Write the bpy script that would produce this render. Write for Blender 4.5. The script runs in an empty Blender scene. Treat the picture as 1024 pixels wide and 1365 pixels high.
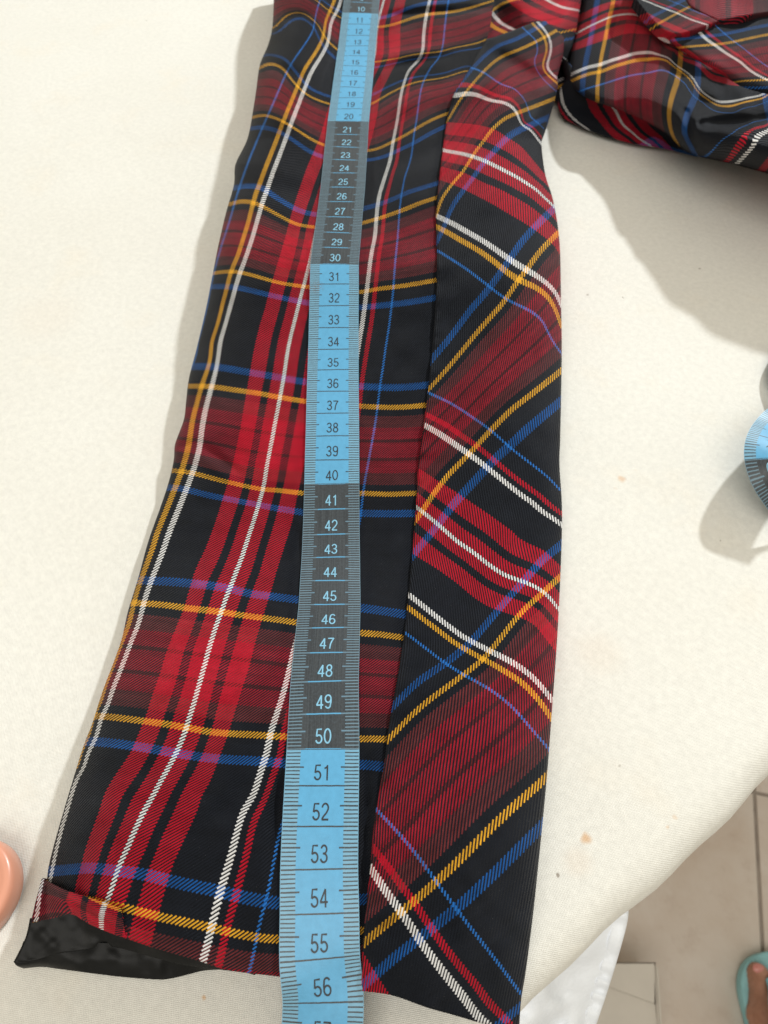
import bpy, bmesh, math, random
import numpy as np
from mathutils import Vector

random.seed(7)
rng = np.random.default_rng(7)
S = 0.01                       # everything below is designed in centimetres
scene = bpy.context.scene
C = scene.collection

# ------------------------------------------------------------------ camera
HC = 23.2                      # lens height above the table top, cm
PITCH = math.radians(56.5)     # looking down
FPX = 975.0                    # focal length for a 1024 x 1365 frame
SP, CP = math.sin(PITCH), math.cos(PITCH)
cam = bpy.data.cameras.new('camera')
cam.sensor_fit = 'VERTICAL'
cam.sensor_height = 9.52
cam.sensor_width = 7.14
cam.lens = FPX / 1365.0 * 9.52
cam.clip_start = 0.005
cam.clip_end = 20
cam.dof.use_dof = True
cam.dof.focus_distance = 0.225
cam.dof.aperture_fstop = 6.5
camo = bpy.data.objects.new('camera', cam)
C.objects.link(camo)
camo.location = (0, 0, HC * S)
camo.rotation_euler = (math.pi / 2 - PITCH, 0, 0)
scene.camera = camo

# ------------------------------------------------------------------ light
world = bpy.data.worlds.new('World')
scene.world = world
world.use_nodes = True
bg = world.node_tree.nodes['Background']
bg.inputs[0].default_value = (1.0, 0.94, 0.79, 1)
bg.inputs[1].default_value = 0.60
LDIR = Vector((0.76, 1.05, 0.92)).normalized()
ld = bpy.data.lights.new('room_lamp', 'AREA')
ld.shape = 'DISK'
ld.size = 0.10
ld.energy = 43
ld.color = (0.93, 0.975, 1.0)
lo = bpy.data.objects.new('room_lamp', ld)
C.objects.link(lo)
ltarget = Vector((0, 0.15, 0))
lo.location = ltarget + LDIR * 2.2
lo.rotation_euler = (-LDIR).to_track_quat('-Z', 'Y').to_euler()
fd = bpy.data.lights.new('bounce_fill', 'AREA')  # added soft fill that lifts the shadows, stands in for bounced room light
fd.shape = 'RECTANGLE'
fd.size = 1.6
fd.size_y = 1.2
fd.energy = 24
fd.color = (1.0, 0.965, 0.90)
fo = bpy.data.objects.new('bounce_fill', fd)
C.objects.link(fo)
fo.location = (-0.35, -1.0, 1.75)
fo.rotation_euler = (Vector((0, 0.15, 0)) - fo.location).to_track_quat('-Z', 'Y').to_euler()
scene.view_settings.view_transform = 'Standard'
scene.view_settings.look = 'None'
scene.view_settings.exposure = 0
scene.view_settings.gamma = 1
scene.view_settings.use_curve_mapping = False


# ------------------------------------------------------------------ helpers
def at(px, py, z):
    """photo pixel (1024 x 1365) + height above table in cm -> world point in cm (arrays)"""
    px = np.asarray(px, float); py = np.asarray(py, float); z = np.asarray(z, float)
    a = (px - 512.0) / FPX
    b = (py - 682.5) / FPX
    dep = (HC - z) / (SP + b * CP)
    return np.stack([a * dep, dep * (CP - b * SP), z + 0 * dep], -1)


def link(name, mesh, parent=None, **props):
    o = bpy.data.objects.new(name, mesh)
    C.objects.link(o)
    if parent is not None:
        o.parent = parent
    for k, v in props.items():
        o[k] = v
    return o


def empty(name, loc=(0, 0, 0), **props):
    o = bpy.data.objects.new(name, None)
    C.objects.link(o)
    o.location = loc
    o.empty_display_size = 0.02
    for k, v in props.items():
        o[k] = v
    return o


def mesh_from(name, verts, faces, mat, uv=None, smooth=True, offset=(0, 0, 0)):
    """verts in cm"""
    me = bpy.data.meshes.new(name)
    v = np.asarray(verts, float) * S - np.asarray(offset, float)
    me.from_pydata(v.tolist(), [], [tuple(int(i) for i in f) for f in faces])
    if uv is not None:
        lay = me.uv_layers.new(name='fabric')
        idx = np.empty(len(me.loops), dtype=np.int32)
        me.loops.foreach_get('vertex_index', idx)
        lay.data.foreach_set('uv', np.asarray(uv, np.float32)[idx].ravel())
    if smooth:
        me.polygons.foreach_set('use_smooth', [True] * len(me.polygons))
    me.materials.append(mat)
    me.update()
    return me


def grid_faces(nr, nc, flip=False):
    f = []
    for i in range(nr - 1):
        for j in range(nc - 1):
            q = (i * nc + j, i * nc + j + 1, (i + 1) * nc + j + 1, (i + 1) * nc + j)
            f.append(q[::-1] if flip else q)
    return f


def resample(poly, n):
    p = np.asarray(poly, float)
    d = np.concatenate([[0], np.cumsum(np.linalg.norm(np.diff(p, axis=0), axis=1))])
    t = np.linspace(0, d[-1], n)
    return np.stack([np.interp(t, d, p[:, 0]), np.interp(t, d, p[:, 1])], -1)


def smooth_poly(poly, n=200, it=1):
    """Catmull-Rom through the points, then evenly resampled"""
    p = np.asarray(poly, float)
    q = np.vstack([2 * p[0] - p[1], p, 2 * p[-1] - p[-2]])
    out = []
    for i in range(1, len(q) - 2):
        for t in np.linspace(0, 1, 12, endpoint=False):
            a, b, c, d = q[i - 1], q[i], q[i + 1], q[i + 2]
            out.append(0.5 * ((2 * b) + (c - a) * t + (2 * a - 5 * b + 4 * c - d) * t * t
                              + (-a + 3 * b - 3 * c + d) * t ** 3))
    out.append(p[-1])
    out = np.array(out)
    d = np.concatenate([[0], np.cumsum(np.linalg.norm(np.diff(out, axis=0), axis=1))])
    t = np.linspace(0, d[-1], n)
    return np.stack([np.interp(t, d, out[:, k]) for k in range(out.shape[1])], -1)


def coons(top, bottom, left, right, nr, nc):
    T = smooth_poly(top, nc); B = smooth_poly(bottom, nc)
    L = smooth_poly(left, nr); R = smooth_poly(right, nr)
    s = np.linspace(0, 1, nc)[None, :, None]
    t = np.linspace(0, 1, nr)[:, None, None]
    P = (1 - t) * T[None] + t * B[None] + (1 - s) * L[:, None] + s * R[:, None]
    P -= (1 - s) * (1 - t) * T[0] + s * (1 - t) * T[-1] + (1 - s) * t * B[0] + s * t * B[-1]
    return P, np.broadcast_to(s[..., 0], (nr, nc)), np.broadcast_to(t[..., 0], (nr, nc))


class TPS:
    """smooth scalar field through scattered values"""
    def __init__(self, pts, vals, lam=2e-3):
        self.p = np.asarray(pts, float) / 300.0
        n = len(self.p)
        K = self._k(self.p) + lam * np.eye(n)
        P = np.hstack([np.ones((n, 1)), self.p])
        A = np.zeros((n + 3, n + 3))
        A[:n, :n] = K; A[:n, n:] = P; A[n:, :n] = P.T
        self.w = np.linalg.solve(A, np.concatenate([np.asarray(vals, float), np.zeros(3)]))

    def _k(self, q):
        r2 = ((q[:, None] - self.p[None]) ** 2).sum(-1)
        return 0.5 * r2 * np.log(r2 + 1e-12)

    def __call__(self, P):
        sh = P.shape[:-1]
        q = P.reshape(-1, 2) / 300.0
        out = np.empty(len(q))
        for i in range(0, len(q), 8000):
            k = q[i:i + 8000]
            out[i:i + 8000] = self._k(k) @ self.w[:-3] + self.w[-3] + k @ self.w[-2:]
        return out.reshape(sh)


def field(lines, lam=2e-3):
    """lines: list of (value, (ox, oy, scale), [(x, y), ...]) traced stripe centre lines"""
    pts, vals = [], []
    for v, (ox, oy, sc), ps in lines:
        p = np.array(ps, float) / sc + np.array([ox, oy])
        for q in p:
            pts.append(q); vals.append(v)
    pts = np.array(pts); vals = np.array(vals)
    keep = []
    for i in range(len(pts)):
        if all(np.hypot(*(pts[i] - pts[j])) > 1.5 for j in keep):
            keep.append(i)
    return TPS(pts[keep], vals[keep], lam)


def vnoise(P, scale, seed):
    """smooth value noise over pixel-plane points"""
    r = np.random.default_rng(seed)
    g = r.uniform(-1, 1, (64, 64))
    q = P / scale
    i = np.floor(q).astype(int); f = q - i
    f = f * f * f * (f * (f * 6 - 15) + 10)
    x0, y0 = i[..., 0] % 64, i[..., 1] % 64
    x1, y1 = (x0 + 1) % 64, (y0 + 1) % 64
    return ((g[y0, x0] * (1 - f[..., 0]) + g[y0, x1] * f[..., 0]) * (1 - f[..., 1])
            + (g[y1, x0] * (1 - f[..., 0]) + g[y1, x1] * f[..., 0]) * f[..., 1])


def seg_dist(P, a, b):
    a = np.array(a, float); b = np.array(b, float)
    d = b - a
    t = np.clip(((P - a) @ d) / (d @ d), 0, 1)
    return np.linalg.norm(P - (a + t[..., None] * d), axis=-1), t


# ------------------------------------------------------------------ materials
class NT:
    def __init__(self, name):
        self.m = bpy.data.materials.new(name)
        self.m.use_nodes = True
        self.t = self.m.node_tree
        self.b = self.t.nodes['Principled BSDF']

    def n(self, kind, **kw):
        nd = self.t.nodes.new(kind)
        for k, v in kw.items():
            setattr(nd, k, v)
        return nd

    def l(self, a, b):
        self.t.links.new(a, b)

    def math(self, op, a, b=None, c=None, clamp=False):
        nd = self.n('ShaderNodeMath', operation=op, use_clamp=clamp)
        for i, x in enumerate((a, b, c)):
            if x is None:
                continue
            if isinstance(x, (int, float)):
                nd.inputs[i].default_value = x
            else:
                self.l(x, nd.inputs[i])
        return nd.outputs[0]

    def noise(self, scale, detail=3, rough=0.5, vec=None, dim='3D'):
        nd = self.n('ShaderNodeTexNoise', noise_dimensions=dim)
        nd.inputs['Scale'].default_value = scale
        nd.inputs['Detail'].default_value = detail
        nd.inputs['Roughness'].default_value = rough
        if vec is not None:
            self.l(vec, nd.inputs['Vector'])
        return nd.outputs['Fac']

    def ramp(self, fac, stops, interp='CONSTANT'):
        nd = self.n('ShaderNodeValToRGB')
        cr = nd.color_ramp
        cr.interpolation = interp
        while len(cr.elements) > 1:
            cr.elements.remove(cr.elements[-1])
        cr.elements[0].position = stops[0][0]
        cr.elements[0].color = (*stops[0][1], 1)
        for p, c in stops[1:]:
            e = cr.elements.new(p)
            e.color = (*c, 1)
        self.l(fac, nd.inputs[0])
        return nd.outputs[0]

    def mix(self, fac, a, b, kind='MIX'):
        nd = self.n('ShaderNodeMix', data_type='RGBA', blend_type=kind)
        for s, x in ((nd.inputs[0], fac), (nd.inputs[6], a), (nd.inputs[7], b)):
            if isinstance(x, (int, float)):
                s.default_value = x
            elif isinstance(x, tuple):
                s.default_value = (*x, 1)
            else:
                self.l(x, s)
        return nd.outputs[2]

    def mapr(self, v, a, b, c, d, smooth=False):
        nd = self.n('ShaderNodeMapRange')
        if smooth:
            nd.interpolation_type = 'SMOOTHSTEP'
        self.l(v, nd.inputs[0])
        for i, x in enumerate((a, b, c, d)):
            nd.inputs[i + 1].default_value = x
        return nd.outputs[0]

    def bump(self, h, strength, dist):
        nd = self.n('ShaderNodeBump')
        nd.inputs['Strength'].default_value = strength
        nd.inputs['Distance'].default_value = dist
        self.l(h, nd.inputs['Height'])
        self.l(nd.outputs[0], self.b.inputs['Normal'])
        return nd


# stripe positions of the tartan, cm (warp u, weft v)
PU, PV = 11.6, 9.0
W_, Y_, B_, RE, KC = 2.65, 3.02, 3.8, 1.3, 0.57
VY, VB = 1.95, 2.75


def tartan():
    m = NT('tartan_twill')
    K = (0.0058, 0.0074, 0.0120); R = (0.47, 0.0035, 0.019); RF = (0.33, 0.008, 0.022); Wh = (0.80, 0.79, 0.78)
    Ye = (0.74, 0.37, 0.022); Bl = (0.007, 0.088, 0.32); Bt = (0.02, 0.16, 0.52)
    D = (0.135, 0.022, 0.024); Kr = (0.11, 0.010, 0.013)
    uv = m.n('ShaderNodeUVMap', uv_map='fabric')
    sep = m.n('ShaderNodeSeparateXYZ')
    m.l(uv.outputs[0], sep.inputs[0])
    u, v = sep.outputs[0], sep.outputs[1]
    tc = m.n('ShaderNodeTexCoord')
    # threads wander a little
    jn = m.noise(9.0, 2, 0.5, uv.outputs[0])
    jit = m.math('MULTIPLY', m.math('SUBTRACT', jn, 0.5), 0.03)
    u2 = m.math('ADD', u, jit)
    v2 = m.math('SUBTRACT', v, jit)
    # thread cell (0.0225 cm) for serrated stripe edges
    TWP = 0.112
    tw = m.math('FRACT', m.math('DIVIDE', m.math('ADD', u2, v2), TWP))
    # each float ends square across its own rib, so stripe edges are stepped like rope
    ph = m.math('MULTIPLY', m.math('SUBTRACT', tw, 0.5), TWP * 0.5)
    ph2 = m.math('MULTIPLY', m.math('SUBTRACT', m.math('FRACT', m.math('ADD', tw, 0.5)), 0.5), TWP * 0.5)
    fu = m.math('FRACT', m.math('ADD', m.math('DIVIDE', m.math('SUBTRACT', u2, ph), PU), 0.5))
    fv = m.math('FRACT', m.math('ADD', m.math('DIVIDE', m.math('SUBTRACT', v2, ph2), PV), 0.5))

    def seq(items, P):
        out = []
        for pos, c in items:
            out.append((min(max(pos / P + 0.5, 0.0), 1.0), c))
        return out
    wr = seq([(-PU / 2, K), (-B_ - .042, Bt), (-B_ + .042, K), (-Y_ - .09, Ye), (-Y_ + .09, K), (-W_ - .075, Wh),
              (-W_ + .075, K), (-RE, R), (-KC - .12, K), (-KC + .12, R), (-.08, Wh), (.08, R), (KC - .12, K),
              (KC + .12, R), (RE, K), (W_ - .075, Wh), (W_ + .075, K), (Y_ - .085, R), (Y_ + .085, K),
              (B_ - .042, Bt), (B_ + .042, K)], PU)
    wf = seq([(-PV / 2, K), (-VB - .14, Bl), (-VB + .14, K), (-VY - .105, Ye), (-VY + .105, K), (-1.58, D),
              (-1.02, RF), (-.50, Kr), (-.37, RF), (.34, Kr), (.47, RF), (1.02, D), (1.58, K),
              (VY - .105, Ye), (VY + .105, K), (VB - .14, Bl), (VB + .14, K)], PV)
    cw = m.ramp(fu, wr)
    cf = m.ramp(fv, wf)
    # weft picks differ slightly in dye: long thin streaks along the weft
    stm = m.n('ShaderNodeMapping')
    stm.inputs['Scale'].default_value = (0.22, 5.5, 1)
    m.l(uv.outputs[0], stm.inputs[0])
    pick = m.mapr(m.noise(1.0, 3, .6, stm.outputs[0]), .32, .68, .72, 1.2)
    hs0 = m.n('ShaderNodeHueSaturation')
    m.l(cf, hs0.inputs['Color']); m.l(pick, hs0.inputs['Value'])
    cf = hs0.outputs[0]
    tri = m.math('ABSOLUTE', m.math('SUBTRACT', tw, 0.5))          # 0.5 at the weft line, 0 mid warp float
    mask = m.mapr(tri, 0.16, 0.37, 1.0, 0.0, True)                 # 1 = warp on top
    col = m.mix(mask, cf, cw)
    # shadow-free cloth variation: dye unevenness and lint
    dye = m.mapr(m.noise(2.3, 4, 0.6, uv.outputs[0]), 0.3, 0.7, 0.82, 1.12)
    fib = m.mapr(m.noise(60, 2, 0.6, uv.outputs[0]), 0.25, 0.75, 0.72, 1.25)
    hsv = m.n('ShaderNodeHueSaturation')
    m.l(m.math('MULTIPLY', dye, fib), hsv.inputs['Value'])
    m.l(col, hsv.inputs['Color'])
    lint = m.mapr(m.noise(34, 2, 0.7, uv.outputs[0]), 0.70, 0.78, 0.0, 0.28)
    col2 = m.mix(lint, hsv.outputs[0], (0.5, 0.47, 0.46))
    m.l(col2, m.b.inputs['Base Color'])
    m.b.inputs['Roughness'].default_value = 0.7
    m.b.inputs['Specular IOR Level'].default_value = 0.14
    m.b.inputs['Sheen Weight'].default_value = 0.02
    m.b.inputs['Sheen Roughness'].default_value = 0.45
    h = m.math('ADD', m.mapr(tri, 0.0, 0.5, 1.0, 0.0), m.math('MULTIPLY', fib, 0.25))
    m.bump(h, 0.9, 0.0004)
    return m.m


def simple(name, col, rough=0.5, spec=0.5, nscale=None, namp=0.1, bump=None, coat=0.0):
    m = NT(name)
    tc = m.n('ShaderNodeTexCoord')
    if nscale:
        f = m.mapr(m.noise(nscale, 4, 0.6, tc.outputs['Object']), 0.3, 0.7, 1 - namp, 1 + namp)
        hsv = m.n('ShaderNodeHueSaturation')
        hsv.inputs['Color'].default_value = (*col, 1)
        m.l(f, hsv.inputs['Value'])
        m.l(hsv.outputs[0], m.b.inputs['Base Color'])
    else:
        m.b.inputs['Base Color'].default_value = (*col, 1)
    m.b.inputs['Roughness'].default_value = rough
    m.b.inputs['Specular IOR Level'].default_value = spec
    m.b.inputs['Coat Weight'].default_value = coat
    if bump:
        m.bump(m.noise(bump[0], 3, 0.6, tc.outputs['Object']), bump[1], bump[2])
    return m


def cover_mat():
    m = NT('ivory_canvas')
    tc = m.n('ShaderNodeTexCoord')
    mp = m.n('ShaderNodeMapping')
    mp.inputs['Rotation'].default_value = (0, 0, math.radians(36))
    m.l(tc.outputs['Object'], mp.inputs[0])
    sep = m.n('ShaderNodeSeparateXYZ')
    m.l(mp.outputs[0], sep.inputs[0])
    fr = 2 * math.pi / 0.00062
    jx = m.math('MULTIPLY', m.noise(900, 2, 0.5, mp.outputs[0]), 2.6)
    sx = m.math('SINE', m.math('ADD', m.math('MULTIPLY', sep.outputs[0], fr), jx))
    sy = m.math('SINE', m.math('ADD', m.math('MULTIPLY', sep.outputs[1], fr), jx))
    weave = m.math('MULTIPLY', sx, sy)
    slub = m.noise(420, 4, 0.65, mp.outputs[0])
    tone = m.mapr(m.noise(5.0, 3, 0.6, tc.outputs['Object']), 0.35, 0.65, 0.0, 1.0)
    base = m.mix(tone, (0.70, 0.682, 0.625), (0.735, 0.722, 0.672))
    tone2 = m.mapr(m.noise(28.0, 3, 0.6, tc.outputs['Object']), 0.56, 0.75, 0.0, 0.20)
    base = m.mix(tone2, base, (0.76, 0.66, 0.52))
    wv = m.mapr(weave, -1, 1, 0.93, 1.05)
    sl = m.mapr(slub, 0.3, 0.7, 0.94, 1.05)
    hsv = m.n('ShaderNodeHueSaturation')
    m.l(base, hsv.inputs['Color'])
    m.l(m.math('MULTIPLY', wv, sl), hsv.inputs['Value'])
    col = hsv.outputs[0]
    # rust spots and specks where the cloth has them
    spots = [(782, 1118, .24, .6, 1), (745, 1166, .09, .7, 0), (830, 637, .24, .5, 1), (822, 650, .14, .35, 1),
             (848, 625, .12, .3, 1), (960, 720, .05, .5, 0), (900, 690, .05, .4, 0), (783, 392, .09, .55, 0),
             (830, 396, .07, .6, 0), (846, 469, .05, .5, 0), (829, 519, .06, .5, 0), (933, 358, .08, .6, 0),
             (270, 1331, .09, .6, 1), (216, 638, .06, .7, 0), (890, 1104, .08, .3, 1), (825, 1020, .07, .4, 0),
             (745, 893, .1, .3, 1), (195, 26, .1, .5, 0), (900, 1089, .1, .25, 1), (770, 1148, .6, .10, 1),
             (800, 870, 1.1, .07, 1), (60, 420, 2.2, .05, 1), (990, 905, .05, .6, 0), (868, 775, .05, .5, 0)]
    geo = m.n('ShaderNodeNewGeometry')
    wob = m.n('ShaderNodeTexNoise')
    wob.inputs['Scale'].default_value = 260
    m.l(geo.outputs['Position'], wob.inputs['Vector'])
    wv3 = m.n('ShaderNodeVectorMath', operation='SCALE')
    sub = m.n('ShaderNodeVectorMath', operation='SUBTRACT')
    m.l(wob.outputs['Color'], sub.inputs[0])
    sub.inputs[1].default_value = (0.5, 0.5, 0.5)
    m.l(sub.outputs[0], wv3.inputs[0])
    wv3.inputs['Scale'].default_value = 0.0022
    pos = m.n('ShaderNodeVectorMath', operation='ADD')
    m.l(geo.outputs['Position'], pos.inputs[0])
    m.l(wv3.outputs[0], pos.inputs[1])
    for (x, y, r, a, rust) in spots:
        p = at(x, y, 0) * S
        dn = m.n('ShaderNodeVectorMath', operation='DISTANCE')
        m.l(pos.outputs[0], dn.inputs[0])
        dn.inputs[1].default_value = tuple(p)
        f = m.mapr(dn.outputs['Value'], 0.25 * r * S, r * S, a, 0.0, True)
        col = m.mix(f, col, (0.60, 0.30, 0.08) if rust else (0.17, 0.12, 0.08))
    m.l(col, m.b.inputs['Base Color'])
    m.b.inputs['Roughness'].default_value = 0.85
    m.b.inputs['Specular IOR Level'].default_value = 0.15
    m.b.inputs['Sheen Weight'].default_value = 0.08
    m.bump(m.math('ADD', weave, m.math('MULTIPLY', slub, 3.0)), 0.4, 0.00016)
    return m.m


def tape_mat():
    """printed vinyl tape: uv.x = position along in cm, uv.y = -1..1 across"""
    m = NT('printed_tape_vinyl')
    uv = m.n('ShaderNodeUVMap', uv_map='fabric')
    sep = m.n('ShaderNodeSeparateXYZ')
    m.l(uv.outputs[0], sep.inputs[0])
    s, t = sep.outputs[0], sep.outputs[1]
    wob = m.math('MULTIPLY', m.math('SUBTRACT', m.noise(3.0, 2, .5, uv.outputs[0]), 0.5), 0.02)
    s2 = m.math('ADD', s, wob)
    at_ = m.math('ABSOLUTE', t)
    # decades alternate: black-printed after 0, 20, 40 ...
    dec = m.math('FRACT', m.math('DIVIDE', s2, 20.0))
    dark = m.math('LESS_THAN', dec, 0.5)
    # edge band always carries ticks
    mm = m.math('FRACT', m.math('ADD', m.math('MULTIPLY', s2, 10.0), 0.5))
    mmd = m.math('ABSOLUTE', m.math('SUBTRACT', mm, 0.5))
    tick = m.math('MULTIPLY', m.mapr(mmd, 0.13, 0.19, 1, 0), m.math('GREATER_THAN', at_, 0.605))
    hf = m.math('FRACT', s2)
    hd = m.math('ABSOLUTE', m.math('SUBTRACT', hf, 0.5))
    half = m.math('MULTIPLY', m.mapr(hd, 0.018, 0.024, 1, 0), m.math('GREATER_THAN', at_, 0.50))
    full = m.mapr(hd, 0.478, 0.483, 0, 1)
    ink = m.math('MAXIMUM', m.math('MAXIMUM', tick, half), full)
    margin = m.math('LESS_THAN', at_, 0.985)
    ink = m.math('MULTIPLY', ink, margin)
    # light tape: ink dark; dark tape: ink knocked out
    val = m.math('ABSOLUTE', m.math('SUBTRACT', ink, m.math('MULTIPLY', dark, margin)))
    # outer band is paler where the black print is worn
    worn = m.mapr(m.noise(14, 4, .7, uv.outputs[0]), 0.45, 0.75, 0.0, 0.16)
    blue = m.mix(m.mapr(at_, 0.60, 0.62, 0, 1), (0.088, 0.325, 0.54), (0.15, 0.335, 0.47))
    streak = m.n('ShaderNodeMapping')
    streak.inputs['Scale'].default_value = (0.25, 26, 1)
    m.l(uv.outputs[0], streak.inputs[0])
    stn = m.noise(1.0, 4, .7, streak.outputs[0])
    blk = m.mix(m.mapr(stn, 0.35, 0.7, 0, 1), (0.018, 0.022, 0.027), (0.048, 0.056, 0.062))
    blk = m.mix(worn, blk, (0.14, 0.20, 0.25))
    edge_dark = m.math('MULTIPLY', dark, m.math('GREATER_THAN', at_, 0.49))
    blue = m.mix(m.math('MULTIPLY', edge_dark, 0.8), blue, (0.115, 0.175, 0.215))
    col = m.mix(val, blue, blk)
    var = m.mapr(m.noise(5, 4, .6, uv.outputs[0]), .3, .7, .93, 1.06)
    hsv = m.n('ShaderNodeHueSaturation')
    m.l(col, hsv.inputs['Color']); m.l(var, hsv.inputs['Value'])
    # a brown scuff beside 31
    dn = m.n('ShaderNodeVectorMath', operation='DISTANCE')
    mp = m.n('ShaderNodeMapping')
    mp.inputs['Scale'].default_value = (1.0, 1.0, 1.0)
    m.l(uv.outputs[0], mp.inputs[0])
    m.l(mp.outputs[0], dn.inputs[0])
    dn.inputs[1].default_value = (31.15, -0.72, 0)
    sc = m.math('MULTIPLY', m.mapr(dn.outputs['Value'], 0.05, 0.36, 1, 0), m.mapr(m.noise(16, 3, .7, uv.outputs[0]), .48, .6, 0, .8))
    out = m.mix(sc, hsv.outputs[0], (0.16, 0.09, 0.06))
    m.l(out, m.b.inputs['Base Color'])
    m.b.inputs['Roughness'].default_value = 0.42
    m.b.inputs['Specular IOR Level'].default_value = 0.5
    fine = m.n('ShaderNodeMapping')
    fine.inputs['Scale'].default_value = (22, 34, 1)
    m.l(uv.outputs[0], fine.inputs[0])
    m.bump(m.noise(1.0, 2, .5, fine.outputs[0]), 0.25, 0.0001)
    return m.m


M_TARTAN = tartan()
M_COVER = cover_mat()
M_TAPE = tape_mat()
M_INK = simple('black_print', (0.022, 0.026, 0.032), 0.45, 0.4, 900, 0.25).m
M_INKB = simple('pale_blue_print', (0.20, 0.44, 0.60), 0.45, 0.4, 900, 0.15).m
M_METAL = simple('tin', (0.6, 0.58, 0.52), 0.35).m
M_METAL.node_tree.nodes['Principled BSDF'].inputs['Metallic'].default_value = 1


def satin():
    m = NT('black_satin')
    tc = m.n('ShaderNodeTexCoord')
    f = m.mapr(m.noise(160, 5, .65, tc.outputs['Object']), .52, .78, 0, 1)
    col = m.mix(f, (0.0035, 0.0036, 0.0036), (0.011, 0.0107, 0.010))
    m.l(col, m.b.inputs['Base Color'])
    m.b.inputs['Roughness'].default_value = 0.42
    m.b.inputs['Specular IOR Level'].default_value = 0.16
    m.b.inputs['Sheen Weight'].default_value = 0.02
    m.bump(m.noise(120, 3, .5, tc.outputs['Object']), .25, .0008)
    return m.m


M_SATIN = satin()

# ------------------------------------------------------------------ floor
FZ = -86.0
floor_mat_g = simple('grout', (0.30, 0.26, 0.225), 0.9, 0.2, 40, 0.2).m


def tile_mat():
    m = NT('beige_floor_tile')
    tc = m.n('ShaderNodeTexCoord')
    geo = m.n('ShaderNodeNewGeometry')
    a = m.noise(9, 6, .65, geo.outputs['Position'])
    b = m.noise(34, 5, .7, geo.outputs['Position'])
    c = m.mix(m.mapr(a, .35, .65, 0, 1), (0.54, 0.45, 0.375), (0.61, 0.545, 0.485))
    c = m.mix(m.mapr(b, .52, .75, 0, .55), c, (0.45, 0.355, 0.29))
    m.l(c, m.b.inputs['Base Color'])
    m.b.inputs['Roughness'].default_value = 0.38
    return m.m


M_TILE = tile_mat()
fl = bpy.data.meshes.new('floor')
fl.from_pydata([(-3, -3, (FZ - .25) * S), (3, -3, (FZ - .25) * S), (3, 3, (FZ - .25) * S), (-3, 3, (FZ - .25) * S)], [], [(0, 1, 2, 3)])
fl.materials.append(floor_mat_g)
floor = link('floor', fl, kind='structure')


def bevel_box(name, sx, sy, sz, bev, mat, seg=2):
    bm = bmesh.new()
    bmesh.ops.create_cube(bm, size=1)
    for v in bm.verts:
        v.co = Vector((v.co.x * sx, v.co.y * sy, v.co.z * sz)) * S
    bmesh.ops.bevel(bm, geom=bm.edges[:], offset=bev * S, segments=seg, profile=0.6, affect='EDGES')
    me = bpy.data.meshes.new(name)
    bm.to_mesh(me); bm.free()
    me.materials.append(mat)
    me.polygons.foreach_set('use_smooth', [True] * len(me.polygons))
    return me


TS = 41.0
tile_me = bevel_box('tile', TS - 0.5, TS - 0.5, 1.0, 0.12, M_TILE)
# one grout joint runs through the pixel column seen at the right edge of the photo
g0 = at(1008, 1075, FZ); g1 = at(1020, 1300, FZ)
gd = math.atan2(g1[1] - g0[1], g1[0] - g0[0])
gax = Vector((math.cos(gd), math.sin(gd), 0)); gay = Vector((-gax.y, gax.x, 0))
corner = Vector(at(1006, 1056, FZ))
for i in range(-2, 3):
    for j in range(-2, 3):
        c = corner + gax * ((i + .5) * TS) + gay * ((j + .5) * TS)
        o = link('tile', tile_me, floor)
        o.location = (c.x * S, c.y * S, (FZ - .5) * S)
        o.rotation_euler = (0, 0, gd)

# ------------------------------------------------------------------ table with padded ivory cover
EP = np.array([3.75, -0.40]); ED = np.array([0.811, 0.585]); EN = np.array([-0.585, 0.811])
tab = empty('table', (0, 0, 0), label='table padded with a stained ivory canvas cover under the garment', category='table')


def table_cover():
    # cross-section perpendicular to the front edge, swept along it (rounded padded edge)
    r = 1.15
    prof = [(-1.0, -5.2), (-0.35, -4.6), (-0.02, -3.6)]
    prof = [(0.35, -4.8), (0.12, -3.4)]
    for k in range(11):
        a = math.pi * 0.5 * k / 10
        prof.append((r - r * math.cos(a), -r + r * math.sin(a)))
    n0 = len(prof)
    inn = np.concatenate([np.linspace(r + .5, 45, 60), np.linspace(48, 110, 10)])
    along = np.concatenate([np.linspace(-80, -16, 16), np.linspace(-15, 45, 90), np.linspace(48, 130, 18)])
    V = []
    for a in along:
        bend = -0.0022 * (a - 6) ** 2 if abs(a - 6) < 24 else -0.0022 * 24 ** 2
        base = EP + ED * a
        wob = 0.06 * math.sin(a * .7) + 0.04 * math.sin(a * 1.9 + 1)
        for (d, z) in prof:
            p = base + EN * (d - bend * 0.12 + wob * (1 if z < -.2 else .4))
            V.append((p[0], p[1], z))
        for d in inn:
            p = base + EN * d
            z = 0.0
            q = np.array([[p[0] * 30, p[1] * 30]])
            if d > r + 1:
                z = min(0, 0.05 * float(vnoise(q, 130, 3)[0]) - 0.04)
            V.append((p[0], p[1], z))
    nc = n0 + len(inn)
    return mesh_from('padded_cover', V, grid_faces(len(along), nc, flip=True), M_COVER)


cov = link('padded_cover', table_cover(), tab)
# the board below the padding
bm = bmesh.new()
bmesh.ops.create_cube(bm, size=1)
for v in bm.verts:
    a = (v.co.x + .5) * 200 - 75
    d = (v.co.y + .5) * 105 + 1.6
    p = EP + ED * a + EN * d
    v.co = Vector((p[0], p[1], -1.2 - 2.4 * (.5 - v.co.z))) * S
bmesh.ops.bevel(bm, geom=bm.edges[:], offset=.004, segments=2, affect='EDGES')
me = bpy.data.meshes.new('table_board')
bm.to_mesh(me); bm.free()
me.materials.append(simple('pine_board', (0.42, 0.28, 0.16), 0.6, .4, 30, .15).m)
link('table_board', me, tab)

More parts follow.
